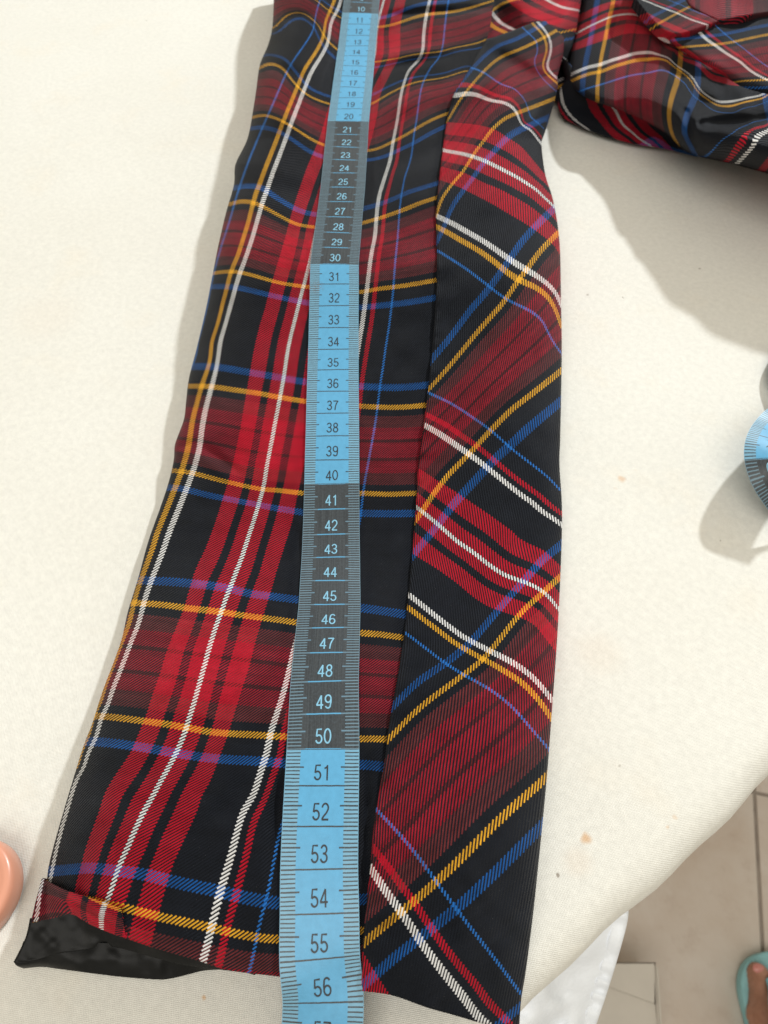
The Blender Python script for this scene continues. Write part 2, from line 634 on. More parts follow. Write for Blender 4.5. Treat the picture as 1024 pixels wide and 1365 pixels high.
# white cloth hanging under the edge
M_WHITE = simple('white_cotton', (0.80, 0.83, 0.88), 0.85, 0.2, 60, 0.06, (500, .4, .0006)).m
hang = empty('white_cloth', tuple(at(760, 1330, -6) * S), label='white cotton cloth with a stitched hem hanging below the table edge', category='cloth')


def hanging():
    off = at(760, 1330, -6) * S
    # panel: from under the cover down to the hem; right border is the stitched hem seen from above
    top = [(620, 1360), (725, 1275), (836, 1196)]
    Lp, Rp = [(640, 1380), (650, 1400), (640, 1480)], None
    right = [(836, 1196), (836, 1225), (824, 1272), (806, 1330), (786, 1390), (770, 1450)]
    bottom = [(600, 1500), (690, 1480), (770, 1450)]
    P, s, t = coons(top, bottom, [(620, 1360), (612, 1430), (600, 1500)], right, 60, 70)
    z = -2.6 - 5.5 * t - 1.3 * s * t + (0.8 * np.sin(s * 13 + t * 4) * t + .5 * vnoise(P, 24, 5)) * np.clip((.9 - s) / .2, 0, 1)
    V = at(P[..., 0], P[..., 1], z).reshape(-1, 3)
    o = link('cloth_panel', mesh_from('cloth_panel', V, grid_faces(60, 70), M_WHITE, offset=off), hang)
    # hem: doubled strip along the right border, slightly proud, puckered by its stitching
    R = smooth_poly(right, 90)
    nrm = np.stack([-(np.gradient(R[:, 1])), np.gradient(R[:, 0])], -1)
    nrm /= np.linalg.norm(nrm, axis=1)[:, None]
    if nrm[:, 0].mean() > 0:
        nrm = -nrm
    tt = np.linspace(0, 1, 90)
    zr = -2.6 - 5.5 * tt - 1.3 * tt
    V = []
    for k, (d, dz) in enumerate([(-1.2, -.1), (-.8, 0.25), (1, .5), (6, .46), (12, .48), (17, .55), (19.5, .42), (20.5, -.1)]):
        puck = 0.13 * np.sin(tt * 60 + 2 * np.sin(tt * 13)) * math.sin(math.pi * k / 7)
        Q = R + nrm * d
        V.append(at(Q[:, 0], Q[:, 1], zr + dz + puck))
    V = np.array(V).reshape(-1, 3)
    link('hem', mesh_from('hem', V, grid_faces(8, 90, flip=True), M_WHITE, offset=off), hang)
    # a soft crease ridge crossing the panel
    return o


hanging()

# ------------------------------------------------------------------ pale box on the floor
M_BOX = simple('pale_card', (0.60, 0.56, 0.50), 0.7, 0.3, 20, 0.05).m
BZ = FZ + 7.0
bc = [at(760, 1283, BZ), at(874, 1283, BZ), at(882, 1400, BZ), at(752, 1400, BZ)]
bx_off = np.array([np.mean([p[0] for p in bc]), np.mean([p[1] for p in bc]), FZ]) * S
box = empty('cardboard_box', tuple(bx_off), label='pale grey-beige box with closed flaps on the floor tiles', category='box')
V = [tuple(p[:2]) + (FZ + .02,) for p in bc] + [tuple(p[:2]) + (BZ,) for p in bc]
F = [(0, 1, 5, 4), (1, 2, 6, 5), (2, 3, 7, 6), (3, 0, 4, 7), (0, 3, 2, 1)]
link('box_wall', mesh_from('box_wall', V, F, M_BOX, smooth=False, offset=bx_off), box)


def slab(name, pts, z, th, mat, parent, off):
    n = len(pts)
    V = [(p[0], p[1], z) for p in pts] + [(p[0], p[1], z - th) for p in pts]
    F = [tuple(range(n)), tuple(range(2 * n - 1, n - 1, -1))]
    F += [(i, i + n, (i + 1) % n + n, (i + 1) % n) for i in range(n)]
    me = mesh_from(name, V, F, mat, smooth=False, offset=off)
    bm = bmesh.new(); bm.from_mesh(me)
    bmesh.ops.recalc_face_normals(bm, faces=bm.faces)
    bmesh.ops.bevel(bm, geom=bm.edges[:], offset=th * .25 * S, segments=2, affect='EDGES')
    bm.to_mesh(me); bm.free()
    return link(name, me, parent)


zf = BZ + .5
slab('flap', [at(x, y, zf) for x, y in ((770, 1284), (873, 1284), (873, 1338), (800, 1311), (760, 1298))], zf, .35, M_BOX, box, bx_off)
slab('flap', [at(x, y, zf - .25) for x, y in ((756, 1297), (800, 1310.5), (874, 1338), (880, 1399), (753, 1399))], zf - .25, .35, M_BOX, box, bx_off)
slab('rim', [at(x, y, zf + .1) for x, y in ((872.5, 1285), (878, 1285), (886, 1399), (880, 1399))], zf + .1, 1.2, M_BOX, box, bx_off)


# ------------------------------------------------------------------ garment fields (traced stripe lines, value = stripe)
T1 = (300, 0, 4.0); T2 = (220, 256, 4.0); T3 = (180, 512, 4.0); T4 = (100, 768, 3.282); T5 = (40, 1060, 2.876)
R1 = (470, 0, 4.0); R2 = (470, 200, 3.413); R3 = (470, 440, 3.413); R4 = (470, 700, 3.413); R5 = (470, 1000, 3.413)
BT = (730, 0, 3.483); XX = (0, 0, 1.0)

LU = [
    (-B_, T1, [(490, 40), (475, 150), (350, 340), (320, 395), (240, 580), (190, 690), (120, 860), (70, 1020)]),
    (-B_, T2, [(380, 0), (300, 270), (255, 440), (225, 600), (190, 750), (165, 870)]),
    (-Y_, T1, [(565, 40), (530, 130), (500, 240), (420, 370), (390, 450), (310, 640), (270, 750), (165, 1020)]),
    (-Y_, T2, [(478, 10), (440, 170), (390, 330), (345, 430), (300, 600), (240, 800), (200, 1000)]),
    (-Y_, T3, [(345, 30), (300, 200), (270, 370), (240, 470), (190, 600), (110, 800), (40, 1010)]),
    (-Y_, T4, [(270, 60), (230, 220), (170, 370), (110, 550), (60, 690), (15, 820)]),
    (-W_, T1, [(605, 45), (560, 120), (545, 240), (460, 380), (415, 490), (345, 670), (280, 850), (220, 1020)]),
    (-W_, T2, [(530, 20), (480, 180), (430, 340), (395, 440), (350, 600), (290, 830), (255, 1010)]),
    (-W_, T3, [(405, 20), (360, 200), (340, 350), (305, 470), (240, 640), (150, 880), (95, 1020)]),
    (-W_, T4, [(330, 20), (300, 110), (245, 280), (160, 500), (110, 620), (50, 780), (8, 880)]),
    (-W_, T5, [(152, 20), (112, 160), (78, 320)]),
    (-RE, T1, [(550, 570), (500, 740), (430, 900), (390, 1020)]),
    (-RE, T2, [(700, 20), (650, 200), (600, 370), (570, 470), (530, 620), (480, 800), (440, 1010)]),
    (-RE, T3, [(590, 50), (560, 230), (525, 390), (480, 560), (420, 750), (370, 880), (305, 1020)]),
    (-RE, T4, [(510, 20), (475, 140), (420, 270), (370, 420), (310, 600), (240, 770), (160, 890), (105, 1020)]),
    (-RE, T5, [(280, 0), (210, 200), (175, 330)]),
    (-KC, T2, [(780, 50), (735, 190), (680, 420), (640, 560), (590, 750), (545, 1000)]),
    (-KC, T3, [(690, 40), (655, 230), (615, 440), (580, 590), (520, 770), (430, 1010)]),
    (-KC, T4, [(595, 20), (550, 160), (490, 330), (410, 600), (340, 780), (210, 1010)]),
    (-KC, T5, [(360, 20), (270, 270), (240, 370)]),
    (0, T2, [(775, 350), (740, 490), (700, 640), (650, 850), (625, 1015)]),
    (0, T3, [(780, 20), (745, 200), (700, 430), (680, 560), (620, 760), (530, 1010)]),
    (0, T4, [(690, 20), (640, 150), (570, 370), (490, 640), (440, 770), (370, 900), (305, 1015)]),
    (0, T5, [(465, 10), (400, 130), (330, 290), (285, 420), (270, 500)]),
    (KC, T2, [(750, 780), (725, 930)]),
    (KC, T3, [(865, 40), (820, 280), (780, 500), (745, 640), (700, 800), (640, 1010)]),
    (KC, T4, [(770, 20), (720, 160), (650, 390), (580, 660), (540, 770), (470, 900), (415, 1010)]),
    (KC, T5, [(545, 20), (460, 220), (400, 380), (365, 500)]),
    (RE, T3, [(860, 610), (840, 720), (790, 880), (745, 1020)]),
    (RE, T4, [(870, 20), (820, 180), (760, 400), (690, 620), (630, 790), (580, 920), (540, 1015)]),
    (RE, T5, [(655, 0), (545, 270), (490, 460), (465, 560)]),
    (RE, R1, [(265, 70), (245, 330), (190, 420), (150, 490), (130, 620), (95, 760)]),
    (KC, R1, [(175, 180), (165, 330)]),
    (W_, R1, [(410, 10), (375, 200), (355, 320), (290, 370), (260, 480), (240, 640), (210, 770), (190, 880), (145, 1015)]),
    (W_, R2, [(165, 60), (115, 230), (100, 400), (65, 620), (40, 800)]),
    (W_, T4, [(955, 320), (900, 540), (850, 690), (810, 850), (735, 1020)]),
    (W_, T5, [(850, 10), (780, 180), (725, 370), (685, 540), (660, 630)]),
    (Y_, R1, [(435, 20), (410, 200), (388, 320), (325, 390), (293, 490), (262, 650), (235, 850), (195, 1000)]),
    (Y_, R2, [(200, 60), (150, 230), (120, 460), (100, 640), (75, 830), (50, 1000)]),
    (Y_, R3, [(80, 0), (45, 200), (30, 340)]),
    (Y_, T4, [(900, 770), (830, 970)]),
    (Y_, T5, [(900, 10), (835, 200), (785, 400), (745, 540), (725, 640)]),
    (B_, R1, [(510, 10), (480, 250), (462, 310), (415, 350), (380, 430), (345, 620), (320, 770), (280, 930), (265, 1010)]),
    (B_, R2, [(270, 20), (220, 220), (200, 450), (185, 640), (150, 900), (135, 1010)]),
    (B_, R3, [(160, 20), (125, 250), (90, 500), (50, 720), (35, 850)]),
    (B_, T5, [(960, 130), (910, 380), (880, 490), (850, 640)]),
]
a_, b_ = VY, VB
LV = [
    (9 - a_, T5, [(230, 400), (285, 415), (380, 435), (500, 465), (690, 505), (850, 540), (950, 550)]),
    (9 - b_, T5, [(100, 290), (250, 278), (330, 290), (430, 300), (530, 325), (720, 365), (940, 410)]),
    (b_, T4, [(90, 720), (260, 740), (440, 770), (620, 795), (800, 805), (920, 815)]),
    (a_, T4, [(100, 610), (250, 625), (400, 645), (490, 660), (600, 680), (750, 690), (925, 700)]),
    (-a_, T4, [(260, 115), (400, 125), (500, 140), (640, 155), (820, 180), (965, 200)]),
    (-b_, T4, [(340, 20), (500, 30), (660, 50), (760, 75), (960, 100)]),
    (b_ - 9, T3, [(230, 550), (350, 580), (500, 610), (640, 635), (760, 660), (890, 680)]),
    (a_ - 9, T3, [(200, 460), (300, 470), (450, 510), (600, 545), (680, 560), (780, 565), (900, 580)]),
    (-a_ - 9, T3, [(290, 10), (400, 10), (500, 25), (650, 45), (780, 70), (910, 90)]),
    (-b_ - 9, T2, [(160, 930), (300, 935), (440, 960), (740, 1010)]),
    (b_ - 18, T2, [(250, 500), (400, 510), (600, 555), (770, 590)]),
    (a_ - 18, T2, [(250, 435), (340, 420), (420, 430), (600, 480), (775, 505)]),
    (-a_ - 18, T2, [(350, 65), (400, 45), (510, 70), (620, 130), (700, 170), (800, 185)]),
    (-b_ - 18, T2, [(560, 10), (700, 90), (800, 120)]),
    (-b_ - 18, T1, [(60, 1000), (220, 1005)]),
    (b_ - 27, T1, [(150, 680), (260, 690), (440, 800), (510, 830)]),
    (a_ - 27, T1, [(140, 630), (200, 610), (320, 650), (430, 720), (525, 770)]),
    (-a_ - 27, T1, [(180, 370), (260, 340), (330, 370), (420, 490), (550, 550)]),
    (-b_ - 27, T1, [(220, 283), (290, 300), (350, 365), (450, 470), (560, 515)]),
    (b_ - 36, T1, [(430, 90), (480, 140), (530, 250), (590, 310)]),
    (a_ - 36, T1, [(255, 160), (330, 80), (390, 65), (440, 90), (520, 180), (600, 260)]),
    (-a_ - 36, T1, [(480, 0), (540, 50), (600, 85)]),
    (a_ - 27, R1, [(110, 800), (200, 760), (330, 690), (520, 600)]),
    (b_ - 27, R1, [(80, 850), (180, 830), (330, 760), (500, 670)]),
    (-a_ - 27, R1, [(110, 550), (160, 520), (260, 470), (400, 425), (590, 380)]),
    (-b_ - 27, R1, [(170, 470), (250, 430), (330, 410), (600, 350)]),
    (b_ - 36, R1, [(480, 302), (670, 260)]),
    (a_ - 36, R1, [(130, 330), (250, 310), (370, 285), (500, 265), (600, 245), (720, 205)]),
    (-b_ - 36, R1, [(300, 40), (390, 15)]),
    (-b_ - 18, R2, [(50, 265), (250, 190), (385, 150)]),
    (-a_ - 18, R2, [(50, 330), (150, 300), (250, 265), (385, 215)]),
    (a_ - 18, R2, [(40, 645), (110, 630), (200, 620), (380, 590)]),
    (b_ - 18, R2, [(70, 710), (180, 700), (370, 670)]),
    (-b_ - 9, R3, [(50, 255), (200, 260), (330, 250)]),
    (-a_ - 9, R3, [(40, 345), (200, 350), (330, 340)]),
    (a_ - 9, R3, [(40, 740), (150, 745), (285, 740)]),
    (b_ - 9, R3, [(45, 830), (285, 830)]),
    (-b_, R4, [(40, 375), (140, 390), (240, 405)]),
    (-a_, R4, [(40, 490), (130, 495), (230, 510)]),
    (a_, R4, [(40, 970), (150, 970)]),
    (b_, R5, [(40, 60), (125, 70)]),
]
P1 = PU; P2 = 2 * PU
RU = [
    (P1 - W_, XX, [(723, 36.5), (735, 58), (727.6, 92)]),
    (P1 - Y_, XX, [(714.7, 38.7), (725, 56), (729.7, 71), (724, 90)][:2]),
    (P1 - B_, XX, [(700, 41), (717, 54), (718, 71), (710, 82)]),
    (B_, R1, [(710, 390), (760, 430), (810, 460), (870, 470), (920, 530), (940, 590), (930, 640)]),
    (Y_, R1, [(640, 460), (720, 490), (780, 520), (850, 540), (900, 600), (960, 680)]),
    (W_, R1, [(545, 520), (600, 500), (660, 505), (720, 535), (790, 540), (850, 570), (890, 620), (950, 680), (990, 750)]),
    (RE, R1, [(500, 650), (600, 660), (720, 680), (830, 740), (900, 780), (960, 850), (1010, 920)]),
    (KC, R1, [(500, 735), (620, 750), (740, 790), (850, 850), (950, 920), (1020, 980)]),
    (KC, R2, [(750, 60), (830, 120), (885, 180)]),
    (0, R1, [(490, 800), (570, 820), (680, 850), (800, 910), (900, 960), (990, 1020)]),
    (0, R2, [(420, 10), (550, 35), (660, 80), (780, 150), (900, 240)]),
    (-KC, R1, [(490, 880), (600, 905), (720, 960), (830, 1010)]),
    (-KC, R2, [(420, 70), (500, 90), (600, 140), (720, 190), (840, 265), (910, 325)]),
    (-RE, R2, [(400, 140), (480, 170), (600, 230), (700, 290), (800, 350), (870, 400), (920, 440), (945, 490)]),
    (-W_, R2, [(385, 305), (480, 350), (600, 420), (700, 490), (790, 545), (880, 605), (930, 660), (942, 700)]),
    (-Y_, R2, [(385, 355), (480, 410), (600, 480), (700, 560), (760, 600), (880, 665), (920, 720), (945, 800)]),
    (-B_, R2, [(390, 465), (500, 535), (620, 625), (710, 690), (800, 735), (870, 790), (950, 930)]),
    (B_ - P1, R3, [(340, 285), (430, 325), (540, 395), (620, 450), (710, 530), (800, 600), (890, 670), (945, 730)]),
    (Y_ - P1, R3, [(330, 385), (430, 435), (560, 525), (640, 590), (760, 690), (860, 760), (945, 830)]),
    (W_ - P1, R3, [(325, 435), (430, 500), (530, 570), (630, 645), (760, 750), (860, 830), (945, 885)]),
    (RE - P1, R3, [(305, 635), (390, 690), (480, 745), (620, 840), (740, 920), (870, 1000)]),
    (RE - P1, R4, [(740, 60), (850, 110), (935, 180)]),
    (KC - P1, R3, [(300, 725), (430, 825), (560, 920), (680, 1010)]),
    (KC - P1, R4, [(600, 60), (700, 140), (810, 190), (920, 260)]),
    (-P1, R3, [(290, 810), (390, 890), (480, 970)]),
    (-P1, R4, [(480, 80), (600, 170), (700, 235), (800, 270), (870, 310), (930, 380)]),
    (-KC - P1, R3, [(290, 900)]),
    (-KC - P1, R4, [(290, 20), (380, 90), (500, 180), (600, 260), (700, 310), (800, 345), (870, 390), (925, 460)]),
    (-RE - P1, R4, [(280, 140), (380, 200), (490, 280), (600, 365), (720, 410), (830, 460), (915, 570)]),
    (-W_ - P1, R4, [(262, 325), (380, 420), (500, 510), (620, 575), (720, 625), (820, 695), (905, 795)]),
    (-Y_ - P1, R4, [(258, 385), (380, 475), (500, 560), (590, 610), (700, 675), (800, 750), (900, 880)]),
    (-B_ - P1, R4, [(245, 500), (350, 580), (430, 640), (520, 695), (620, 750), (730, 840), (880, 1010)]),
    (B_ - P2, R5, [(110, 275), (200, 370), (300, 490), (380, 600), (480, 735), (600, 890), (700, 1020), (770, 1115)]),
    (Y_ - P2, R5, [(95, 450), (180, 560), (270, 680), (360, 815), (450, 940), (560, 1070), (690, 1220)]),
    (W_ - P2, R5, [(80, 545), (150, 650), (220, 745), (310, 880), (430, 1040), (570, 1220)]),
    (RE - P2, R5, [(45, 920), (100, 1010), (165, 1110)]),
]
RV = [
    (-b_ - 18, R1, [(780, 240), (860, 215)]),
    (-a_ - 18, R1, [(510, 640), (560, 550), (630, 460), (700, 380), (780, 310), (870, 270)]),
    (a_ - 18, R1, [(500, 1020), (580, 930), (660, 800), (740, 690), (810, 630), (880, 600)]),
    (b_ - 18, R1, [(590, 1010), (650, 930), (720, 840), (810, 745), (870, 700), (940, 670)]),
    (a_ - 18, R2, [(555, 10), (470, 130), (400, 230), (385, 290)]),
    (b_ - 18, R2, [(640, 10), (570, 90), (500, 190), (430, 300), (390, 400)]),
    (-b_ - 9, R2, [(890, 290), (830, 350), (760, 430), (700, 520), (620, 630), (540, 720), (460, 830), (360, 950)]),
    (-a_ - 9, R2, [(920, 390), (860, 450), (800, 530), (740, 610), (680, 700), (600, 790), (500, 910), (410, 1015)]),
    (-a_ - 9, R3, [(420, 190), (345, 270)]),
    (a_ - 9, R3, [(950, 180), (850, 260), (720, 360), (620, 460), (530, 560), (440, 650), (370, 740), (290, 860)]),
    (b_ - 9, R3, [(935, 330), (840, 410), (720, 520), (640, 590), (540, 700), (450, 800), (380, 890), (290, 1000)]),
    (-b_, R4, [(930, 105), (870, 150), (800, 230), (720, 320), (660, 390), (600, 460), (540, 530), (420, 630), (300, 710), (190, 820)]),
    (-a_, R4, [(920, 255), (860, 310), (780, 380), (720, 450), (650, 540), (590, 610), (500, 680), (380, 770), (260, 870), (165, 970)]),
    (a_, R5, [(880, 120), (780, 210), (660, 320), (560, 420), (450, 530), (380, 595), (260, 700), (150, 790), (45, 880)]),
    (b_, R5, [(850, 350), (750, 450), (640, 560), (500, 690), (380, 790), (240, 900), (110, 1010)]),
]

# ------------------------------------------------------------------ tape course (cm along -> y, z), fitted to its printed scale
TY = [45.25, 44.26, 43.26, 42.27, 41.27, 40.27, 39.27, 38.27, 37.27, 36.27, 35.27, 34.28, 33.28, 32.28, 31.28, 30.28, 29.29, 28.29, 27.29, 26.29, 25.29, 24.33, 23.37, 22.41, 21.44, 20.45, 19.46, 18.47, 17.48, 16.49, 15.51, 14.53, 13.53, 12.53, 11.54, 10.57, 9.62, 8.66, 7.68, 6.68, 5.69, 4.69, 3.69, 2.7, 1.73, 0.78, -0.12]
TZ = [4.74, 4.6, 4.49, 4.4, 4.34, 4.32, 4.29, 4.26, 4.24, 4.2, 4.14, 4.05, 3.99, 3.98, 3.94, 3.87, 3.8, 3.72, 3.68, 3.68, 3.61, 3.36, 3.05, 2.77, 2.56, 2.38, 2.23, 2.1, 1.96, 1.8, 1.62, 1.45, 1.37, 1.43, 1.6, 1.83, 2.13, 2.4, 2.61, 2.71, 2.79, 2.78, 2.69, 2.53, 2.3, 1.99, 1.55]
CXY = [-40, 16.5, 86, 160.6, 250, 348.7, 521, 580, 644, 744, 805, 907, 997, 1102, 1158, 1280, 1334, 1365, 1400]
CXX = [487, 480.6, 473.3, 464.5, 457, 446.2, 443.7, 443.2, 442.4, 441.1, 439.4, 432.8, 430.7, 427, 425.5, 426.3, 430.6, 435, 440]


def proj_y(Y, Z):
    z = Z - HC
    return 682.5 - FPX * (Y * SP + z * CP) / (Y * CP - z * SP)


TPY = [proj_y(y, z) for y, z in zip(TY, TZ)]


def zt(py):
    """height of the tape above the table at a photo row"""
    return np.interp(py, [-60] + TPY + [1400], [5.0] + TZ + [1.0])


def cx(py):
    return np.interp(py, CXY, CXX)


# ------------------------------------------------------------------ the garment
jacket = empty('tartan_jacket', tuple(at(500, 700, 0) * S),
               label='red, black and blue tartan garment laid out with one sleeve under the tape', category='garment')
JOFF = at(500, 700, 0) * S

OUT_L = [(366, -40), (365, 0), (363, 37), (357, 61), (346.6, 86), (341.7, 119), (338, 143.5), (330, 184.6), (314, 219),
         (312, 246), (301.5, 283), (291, 328), (283, 369), (275, 410), (262.5, 463.5), (252, 504.5), (248, 537), (245, 560),
         (233.5, 592), (232, 611.6), (225.6, 640.5), (214, 676), (198, 721), (183.7, 772.7), (170.8, 814.5), (162.8, 850),
         (153, 879), (137, 921), (122.5, 966), (109.6, 1000), (82, 1091), (66, 1150), (62, 1180)]
SEAM = [(664, -40), (658.6, 0), (649, 51.6), (619, 103), (604.7, 126.6), (595, 164), (586, 234), (581.5, 285), (581.8, 387),
        (571, 516), (557.6, 624), (555.6, 657.5), (549, 745), (537, 857.5), (518, 970), (512, 1020), (500.6, 1082),
        (493.6, 1157), (486.6, 1222.5), (483, 1275), (482, 1321)]
OUT_R = [(738, 31), (749, 37), (755, 50), (751, 71), (743, 101), (743.7, 116), (737, 140), (729.7, 160), (722, 186), (727, 232),
         (737.7, 268), (746, 322), (748, 401), (749, 473), (747, 581), (746, 620), (749.4, 695), (744, 832), (735, 960),
         (728, 1049), (717, 1160), (710, 1225), (701, 1295), (695, 1332), (692, 1374)]
HEM_L = [(62, 1180), (82, 1204), (112, 1228), (137, 1239), (197, 1261), (262, 1280), (306, 1293.6), (372, 1302), (430, 1311), (482, 1321)]
HEM_R = [(482, 1321), (523, 1327), (569, 1343), (608, 1354), (646, 1365), (692, 1374)]


def polyx(poly):
    p = sorted(poly, key=lambda q: q[1])
    ys = [q[1] for q in p]; xs = [q[0] for q in p]
    return lambda y: np.interp(y, ys, xs)


xl, xr, xs_ = polyx(OUT_L), polyx(OUT_R), polyx(SEAM)

CREASES = [  # photo-pixel ends, half width px, depth cm
    ((268, 592), (322, 632), 6, -.16), ((262, 606), (316, 646), 7, .10), ((232, 596), (262, 590), 7, -.14),
    ((345, 75), (410, 110), 10, -.25), ((352, 25), (420, 20), 9, -.18), ((335, 140), (425, 180), 16, .22),
    ((505, 20), (655, 10), 4, -.22), ((505, 92), (600, 74), 6, -.16), ((505, 78), (600, 62), 8, .12),
    ((500, 150), (600, 120), 14, .12), ((490, 230), (585, 200), 14, -.10), ((320, 240), (425, 262), 16, -.16),
    ((398, 690), (396, 760), 12, -.22), ((372, 1030), (366, 1150), 12, -.28), ((385, 870), (380, 960), 10, -.12),
    ((110, 1160), (104, 1205), 5, -.10), ((490, 700), (500, 900), 14, -.12), ((488, 1010), (486, 1200), 9, -.35),
    ((600, 130), (700, 92), 18, .35), ((655, 70), (735, 112), 10, -.35), ((700, 100), (735, 200), 12, -.12),
    ((575, 560), (720, 480), 30, .10), ((560, 990), (690, 900), 10, -.05), ((530, 1040), (640, 1000), 8, -.05),
    ((660, 480), (740, 440), 14, -.10), ((560, 840), (690, 760), 30, -.10), ((600, 150), (690, 250), 20, -.10),
    ((560, 1080), (700, 1000), 9, .05), ((150, 1010), (128, 1060), 10, -.05),
]


def sleeve_z(P):
    x, y = P[..., 0], P[..., 1]
    base = zt(y)
    L, R = xl(np.maximum(y, -40)), xr(np.clip(y, 22, 1374))
    R = np.where(y < 22, 760, R)
    s = np.clip((x - L) / (R - L), 0, 1)
    wl = 0.17
    e = np.clip(s / wl, 0, 1)
    fl = 0.36 + 0.64 * np.sqrt(np.clip(1 - (1 - e) ** 2, 0, 1))
    e2 = np.clip((1 - s) / 0.22, 0, 1)
    fr = 0.34 + 0.66 * np.sqrt(np.clip(1 - (1 - e2) ** 2, 0, 1))
    z = base * fl * fr
    z = z + 0.10 * vnoise(P, 62, 11) + 0.05 * vnoise(P, 27, 12)
    for a, b, w, d in CREASES:
        dd, t = seg_dist(P, a, b)
        z = z + d * np.exp(-(dd / w) ** 2) * np.sin(math.pi * (0.1 + 0.8 * t))
    # near the cuff the fabric thins towards the table
    # under the tape the cloth lies just below it
    half = np.interp(y, [0, 350, 650, 1000, 1300], [25, 32, 37, 49, 55])
    d = np.abs(x - cx(y)) / half
    z = np.where(d < 1.15, np.minimum(z, base - 0.09), z)
    near = np.exp(-np.clip(d - 1.0, 0, 9) ** 2 / 0.05) * (d >= 1)
    z = np.where(d >= 1.0, np.minimum(z, base - 0.09 + 0.5 * np.clip(d - 1.15, 0, 9)), z)
    return np.maximum(z, 0.22)


def panel(name, P, z, uf, vf, parent=jacket, curl=(None, None, None, None), mat=M_TARTAN, flip=False, label=None, dirs=(None, None, None, None)):
    """grid patch; curl=(top,bottom,left,right): turn-under lists [(inward cm, drop cm)] at that border"""
    nr, nc = P.shape[:2]
    V = at(P[..., 0], P[..., 1], z)
    UV = np.stack([uf(P), vf(P)], -1) if uf is not None else np.zeros((nr, nc, 2))

    def ext(V, UV, cl, axis, first, dfix=None):
        if cl is None:
            return V, UV
        e = V[0] if (axis == 0 and first) else V[-1] if axis == 0 else V[:, 0] if first else V[:, -1]
        e1 = V[3] if (axis == 0 and first) else V[-4] if axis == 0 else V[:, 3] if first else V[:, -4]
        ue = UV[0] if (axis == 0 and first) else UV[-1] if axis == 0 else UV[:, 0] if first else UV[:, -1]
        u1 = UV[3] if (axis == 0 and first) else UV[-4] if axis == 0 else UV[:, 3] if first else UV[:, -4]
        dirv = e1 - e; dirv[..., 2] = 0
        # smooth the inward direction along the border
        k = np.ones(15) / 15
        dirv = np.stack([np.convolve(np.pad(dirv[:, i], 7, mode='edge'), k, 'valid') for i in range(3)], -1)
        dirv /= np.maximum(np.linalg.norm(dirv, axis=-1, keepdims=True), 1e-6)
        if dfix is not None:
            dirv = np.tile(np.array(dfix, float), (len(dirv), 1))
        du = ue - u1
        dl = np.linalg.norm(e1 - e, axis=-1, keepdims=True)
        du = du / np.maximum(dl, 1e-3)
        nrm = np.linalg.norm(du, axis=-1, keepdims=True)
        du = du / np.maximum(nrm, 1e-6)
        rows, urows, run, prev = [], [], 0, (0, 0)
        for (inn, drop) in cl:
            run += math.hypot(inn - prev[0], drop - prev[1]); prev = (inn, drop)
            q = e + dirv * inn
            if axis == 1:
                q = q + np.array([0, 0.4 * inn, 0])
            zz = np.maximum(e[:, 2] - drop, 0.05)
            q = np.concatenate([q[:, :2], zz[:, None]], -1)
            rows.append(q); urows.append(ue + du * run)
        rows = np.array(rows); urows = np.array(urows)
        if axis == 1:
            rows = rows.transpose(1, 0, 2); urows = urows.transpose(1, 0, 2)
        if first:
            rows = np.flip(rows, axis); urows = np.flip(urows, axis)
            return np.concatenate([rows, V], axis), np.concatenate([urows, UV], axis)
        return np.concatenate([V, rows], axis), np.concatenate([UV, urows], axis)

    V, UV = ext(V, UV, curl[2], 1, True, dirs[2])
    V, UV = ext(V, UV, curl[3], 1, False, dirs[3])
    V, UV = ext(V, UV, curl[0], 0, True, dirs[0])
    V, UV = ext(V, UV, curl[1], 0, False, dirs[1])
    nr, nc = V.shape[:2]
    me = mesh_from(name, V.reshape(-1, 3), grid_faces(nr, nc, flip=not flip), mat, UV.reshape(-1, 2), offset=JOFF)
    o = link(name, me, parent)
    if label:
        o['label'] = label
    return o


under = [(0.02, 0.18), (0.10, 0.45), (0.3, 0.8), (0.6, 1.3), (1.0, 2.0), (1.4, 3.5), (1.8, 5.0)]
hemc = [(0.005, 0.05), (0.03, 0.09), (0.3, 0.10), (0.9, 0.12)]
seamc = [(0.01, 0.05), (0.06, 0.11), (0.25, 0.16)]

LUf, LVf = field(LU), field(LV)
RUf, RVf = field(RU), field(RV)

P, s, t = coons([(366, -40), (420, -40), (540, -40), (664, -40)], HEM_L, OUT_L, SEAM, 330, 96)
z = sleeve_z(P)
z -= 0.09 * np.clip((s - 0.965) / 0.035, 0, 1)
panel('sleeve_panel', P, z, LUf, LVf, curl=(None, hemc, under, None), dirs=(None, (0, 1, 0), None, None))

P, s, t = coons([(649, 51.6), (660, 49), (685, 40), (708, 31), (724, 28), (738, 31)], HEM_R,
                SEAM[2:], OUT_R, 330, 64)
z = sleeve_z(P)
lift = np.clip(1 - s / 0.05, 0, 1)
z += 0.13 - 0.08 * lift ** 2
pk = np.exp(-(s / .12) ** 2)
z += pk * (.035 * np.sin(P[..., 1] * .16 + 2 * np.sin(P[..., 1] * .021)) + .03 * vnoise(P * np.array([.4, 1.0]), 9, 91))
panel('bias_cut_sleeve_panel', P, z, RUf, RVf, curl=([(.02, .2), (.1, .6), (.3, 1.5), (.6, 3)], hemc, seamc, under), dirs=(None, (0, 1, 0), None, None))

# underside of the sleeve lying on the table
Pb, s, t = coons([(380, -40), (700, -40)], [(110, 1195), (200, 1225), (372, 1262), (482, 1280), (600, 1305), (666, 1325)],
                 [(380, -40), (330, 240), (262, 560), (180, 900), (110, 1195)], [(700, -40), (686, 190), (712, 320), (716, 700), (700, 1000), (666, 1325)], 60, 30)
panel('sleeve_underside', Pb, 0.12 + 0 * s, LUf, LVf)

